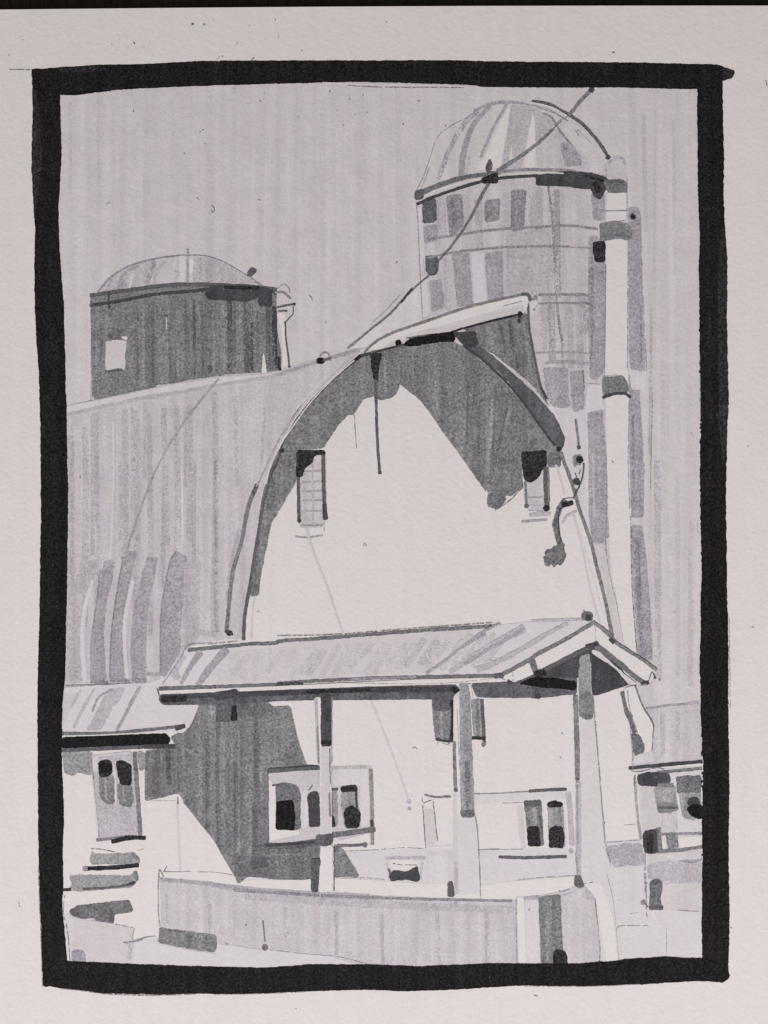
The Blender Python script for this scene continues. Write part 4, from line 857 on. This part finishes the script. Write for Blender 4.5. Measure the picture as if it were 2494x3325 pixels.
pencil('Q 130 1365 300 1382 520 1412 850 1425 1050 1422 1300 1414', 2.8, 'M', 0.15); pencil('b 88 1550 100 1850 108 2080', 2.4, 'M', 0.25); pencil('Q 720 320 0 0 _ 0 0', 0.01) if False else None
pencil('e 0 484 250 478 400 472', 2.4, 'Pn', 0.3); pencil('L 0 1428 500 1430 900 1412', 2.2, 'Pn', 0.4); pencil('_ 2368 2000 2371 2300', 2.2, 'Pn', 0.4); pencil('_ 2272 1150 2276 1400', 2.6, 'Pn', 0.3)
random.seed(11)
for i in range(70):     # ragged nib marks along the inner and outer edges of the right side
    y = random.uniform(1000, 3050)
    x = 2094 + (246 + (y - 1000) / 2050 * 12) / 1.3825
    blob_at((x + random.uniform(0, 4), y), random.uniform(2.5, 5), 'B', 0.8)

# ------------------------------------------------------------------ the sheet itself
sheet = Part('paper_sheet')
SH_L, SH_R, SH_T, SH_B = -230.0, 2724.0, 17.0, 3480.0
def top_y(x):                       # the top edge is a touch out of square
    return 31 - 13 * (x / 2494.0) - 4 * math.sin(math.pi * max(0, min(1, x / 2494.0)))
verts, faces = [], []
cols = [SH_L + (SH_R - SH_L) * i / 24 for i in range(25)]
ys = [SH_T] + [Y0N + i * STEP for i in range(NN) if SH_T + 20 < Y0N + i * STEP < SH_B] + [SH_B]
TH = 0.00032
for r, y in enumerate(ys):
    for x in cols:
        yy = y if r else top_y(x)
        X, Y, Z = page(x, yy)
        verts.append((X, Y, Z))
nt_ = len(verts)
for r, y in enumerate(ys):
    for x in cols:
        yy = y if r else top_y(x)
        X, Y, Z = page(x, yy)
        verts.append((X, Y, Z - TH))
nc = len(cols)
for r in range(len(ys) - 1):
    for c in range(nc - 1):
        a = r * nc + c
        faces.append((a, a + nc, a + nc + 1, a + 1))
        faces.append((nt_ + a, nt_ + a + 1, nt_ + a + nc + 1, nt_ + a + nc))
for r in range(len(ys) - 1):
    a = r * nc; faces.append((a, nt_ + a, nt_ + a + nc, a + nc))
    a = r * nc + nc - 1; faces.append((a, a + nc, nt_ + a + nc, nt_ + a))
for c in range(nc - 1):
    faces.append((c, c + 1, nt_ + c + 1, nt_ + c))
    a = (len(ys) - 1) * nc + c; faces.append((a, nt_ + a, nt_ + a + 1, a + 1))
me = bpy.data.meshes.new('paper_sheet')
me.from_pydata(verts, [], faces)
me.materials.append(ink('W', False))
ob = bpy.data.objects.new('paper_sheet', me)
col.objects.link(ob)
ob.parent = ROOT

print('LEVELS', LAYER[0], 'FACES', sum(len(p.f) for p in ALL))
for p in ALL:
    if not p.f:
        continue
    me = bpy.data.meshes.new(p.name)
    me.from_pydata(p.v, [], p.f)
    for m in p.mats:
        me.materials.append(m)
    me.polygons.foreach_set('material_index', p.mi)
    at = me.attributes.new('rim', 'FLOAT', 'POINT')
    at.data.foreach_set('value', p.rim)
    me.update()
    p.ob = bpy.data.objects.new(p.name, me)
    col.objects.link(p.ob)
    p.ob.parent = p.parent.ob if p.parent else ROOT
    if p.label:
        p.ob['label'] = p.label

# ------------------------------------------------------------------ black ribbed table top
m, nt, N, L = new_mat('black_ribbed_cloth')
out = N.new('ShaderNodeOutputMaterial'); bs = N.new('ShaderNodeBsdfPrincipled'); L.new(bs.outputs[0], out.inputs[0])
bs.inputs['Roughness'].default_value = 0.6
tc = N.new('ShaderNodeTexCoord')
mp = N.new('ShaderNodeMapping'); mp.inputs['Scale'].default_value = (1300, 260, 1); L.new(tc.outputs['Object'], mp.inputs[0])
nz = N.new('ShaderNodeTexNoise'); nz.inputs['Scale'].default_value = 1.0; nz.inputs['Detail'].default_value = 4; L.new(mp.outputs[0], nz.inputs['Vector'])
cr = N.new('ShaderNodeMapRange'); cr.inputs['From Min'].default_value = 0.35; cr.inputs['From Max'].default_value = 0.75
cr.inputs['To Min'].default_value = 0.003; cr.inputs['To Max'].default_value = 0.035
L.new(nz.outputs[0], cr.inputs['Value']); L.new(cr.outputs[0], bs.inputs['Base Color'])
bmp = N.new('ShaderNodeBump'); bmp.inputs['Distance'].default_value = 0.0003; L.new(nz.outputs[0], bmp.inputs['Height']); L.new(bmp.outputs[0], bs.inputs['Normal'])
v = []
f = []
H_ = 0.9
v = [(-H_, -H_, -0.03), (H_, -H_, -0.03), (H_, H_, -0.03), (-H_, H_, -0.03), (-H_, -H_, 0), (H_, -H_, 0), (H_, H_, 0), (-H_, H_, 0)]
f = [(0, 3, 2, 1), (4, 5, 6, 7), (0, 1, 5, 4), (1, 2, 6, 5), (2, 3, 7, 6), (3, 0, 4, 7)]
me = bpy.data.meshes.new('tabletop'); me.from_pydata(v, [], f); me.materials.append(m)
tb = bpy.data.objects.new('tabletop', me); col.objects.link(tb)
tb['kind'] = 'structure'

# ------------------------------------------------------------------ light
ELEV, AZ = math.radians(24), math.radians(197)       # low soft daylight from below-left of the page
w = bpy.data.worlds.new('World'); scene.world = w; w.use_nodes = True
N, L = w.node_tree.nodes, w.node_tree.links
bg = N['Background']
sky_t = N.new('ShaderNodeTexSky'); sky_t.sky_type = 'NISHITA'; sky_t.sun_disc = False
sky_t.sun_elevation = ELEV; sky_t.sun_rotation = AZ
tint = N.new('ShaderNodeMix'); tint.data_type = 'RGBA'; tint.blend_type = 'MULTIPLY'; tint.inputs[0].default_value = 1.0
tint.inputs[7].default_value = (1.0, 0.52, 0.25, 1)  # daylight filtered through a warm room
L.new(sky_t.outputs[0], tint.inputs[6]); L.new(tint.outputs[2], bg.inputs[0])
bg.inputs[1].default_value = 0.09
sl = bpy.data.lights.new('sun', 'SUN'); sl.energy = 3.0; sl.angle = math.radians(9); sl.color = (0.87, 0.94, 1.0)
so = bpy.data.objects.new('sun', sl); col.objects.link(so)
d = Vector((math.sin(AZ) * math.cos(ELEV), math.cos(AZ) * math.cos(ELEV), math.sin(ELEV)))
so.rotation_euler = d.to_track_quat('Z', 'Y').to_euler()
so.location = d * 0.6

# ------------------------------------------------------------------ camera
cam = bpy.data.cameras.new('camera'); co = bpy.data.objects.new('camera', cam); col.objects.link(co)
co.location = (0, 0, DIST)
cam.sensor_fit = 'HORIZONTAL'; cam.sensor_width = 36.0
cam.lens = 36.0 * DIST / (2494 * K)
cam.clip_start = 0.01; cam.clip_end = 50
scene.camera = co
scene.cycles.transparent_max_bounces = 48
scene.view_settings.view_transform = 'Standard'
scene.view_settings.look = 'None'
scene.view_settings.exposure = 0.70
scene.view_settings.gamma = 1.0
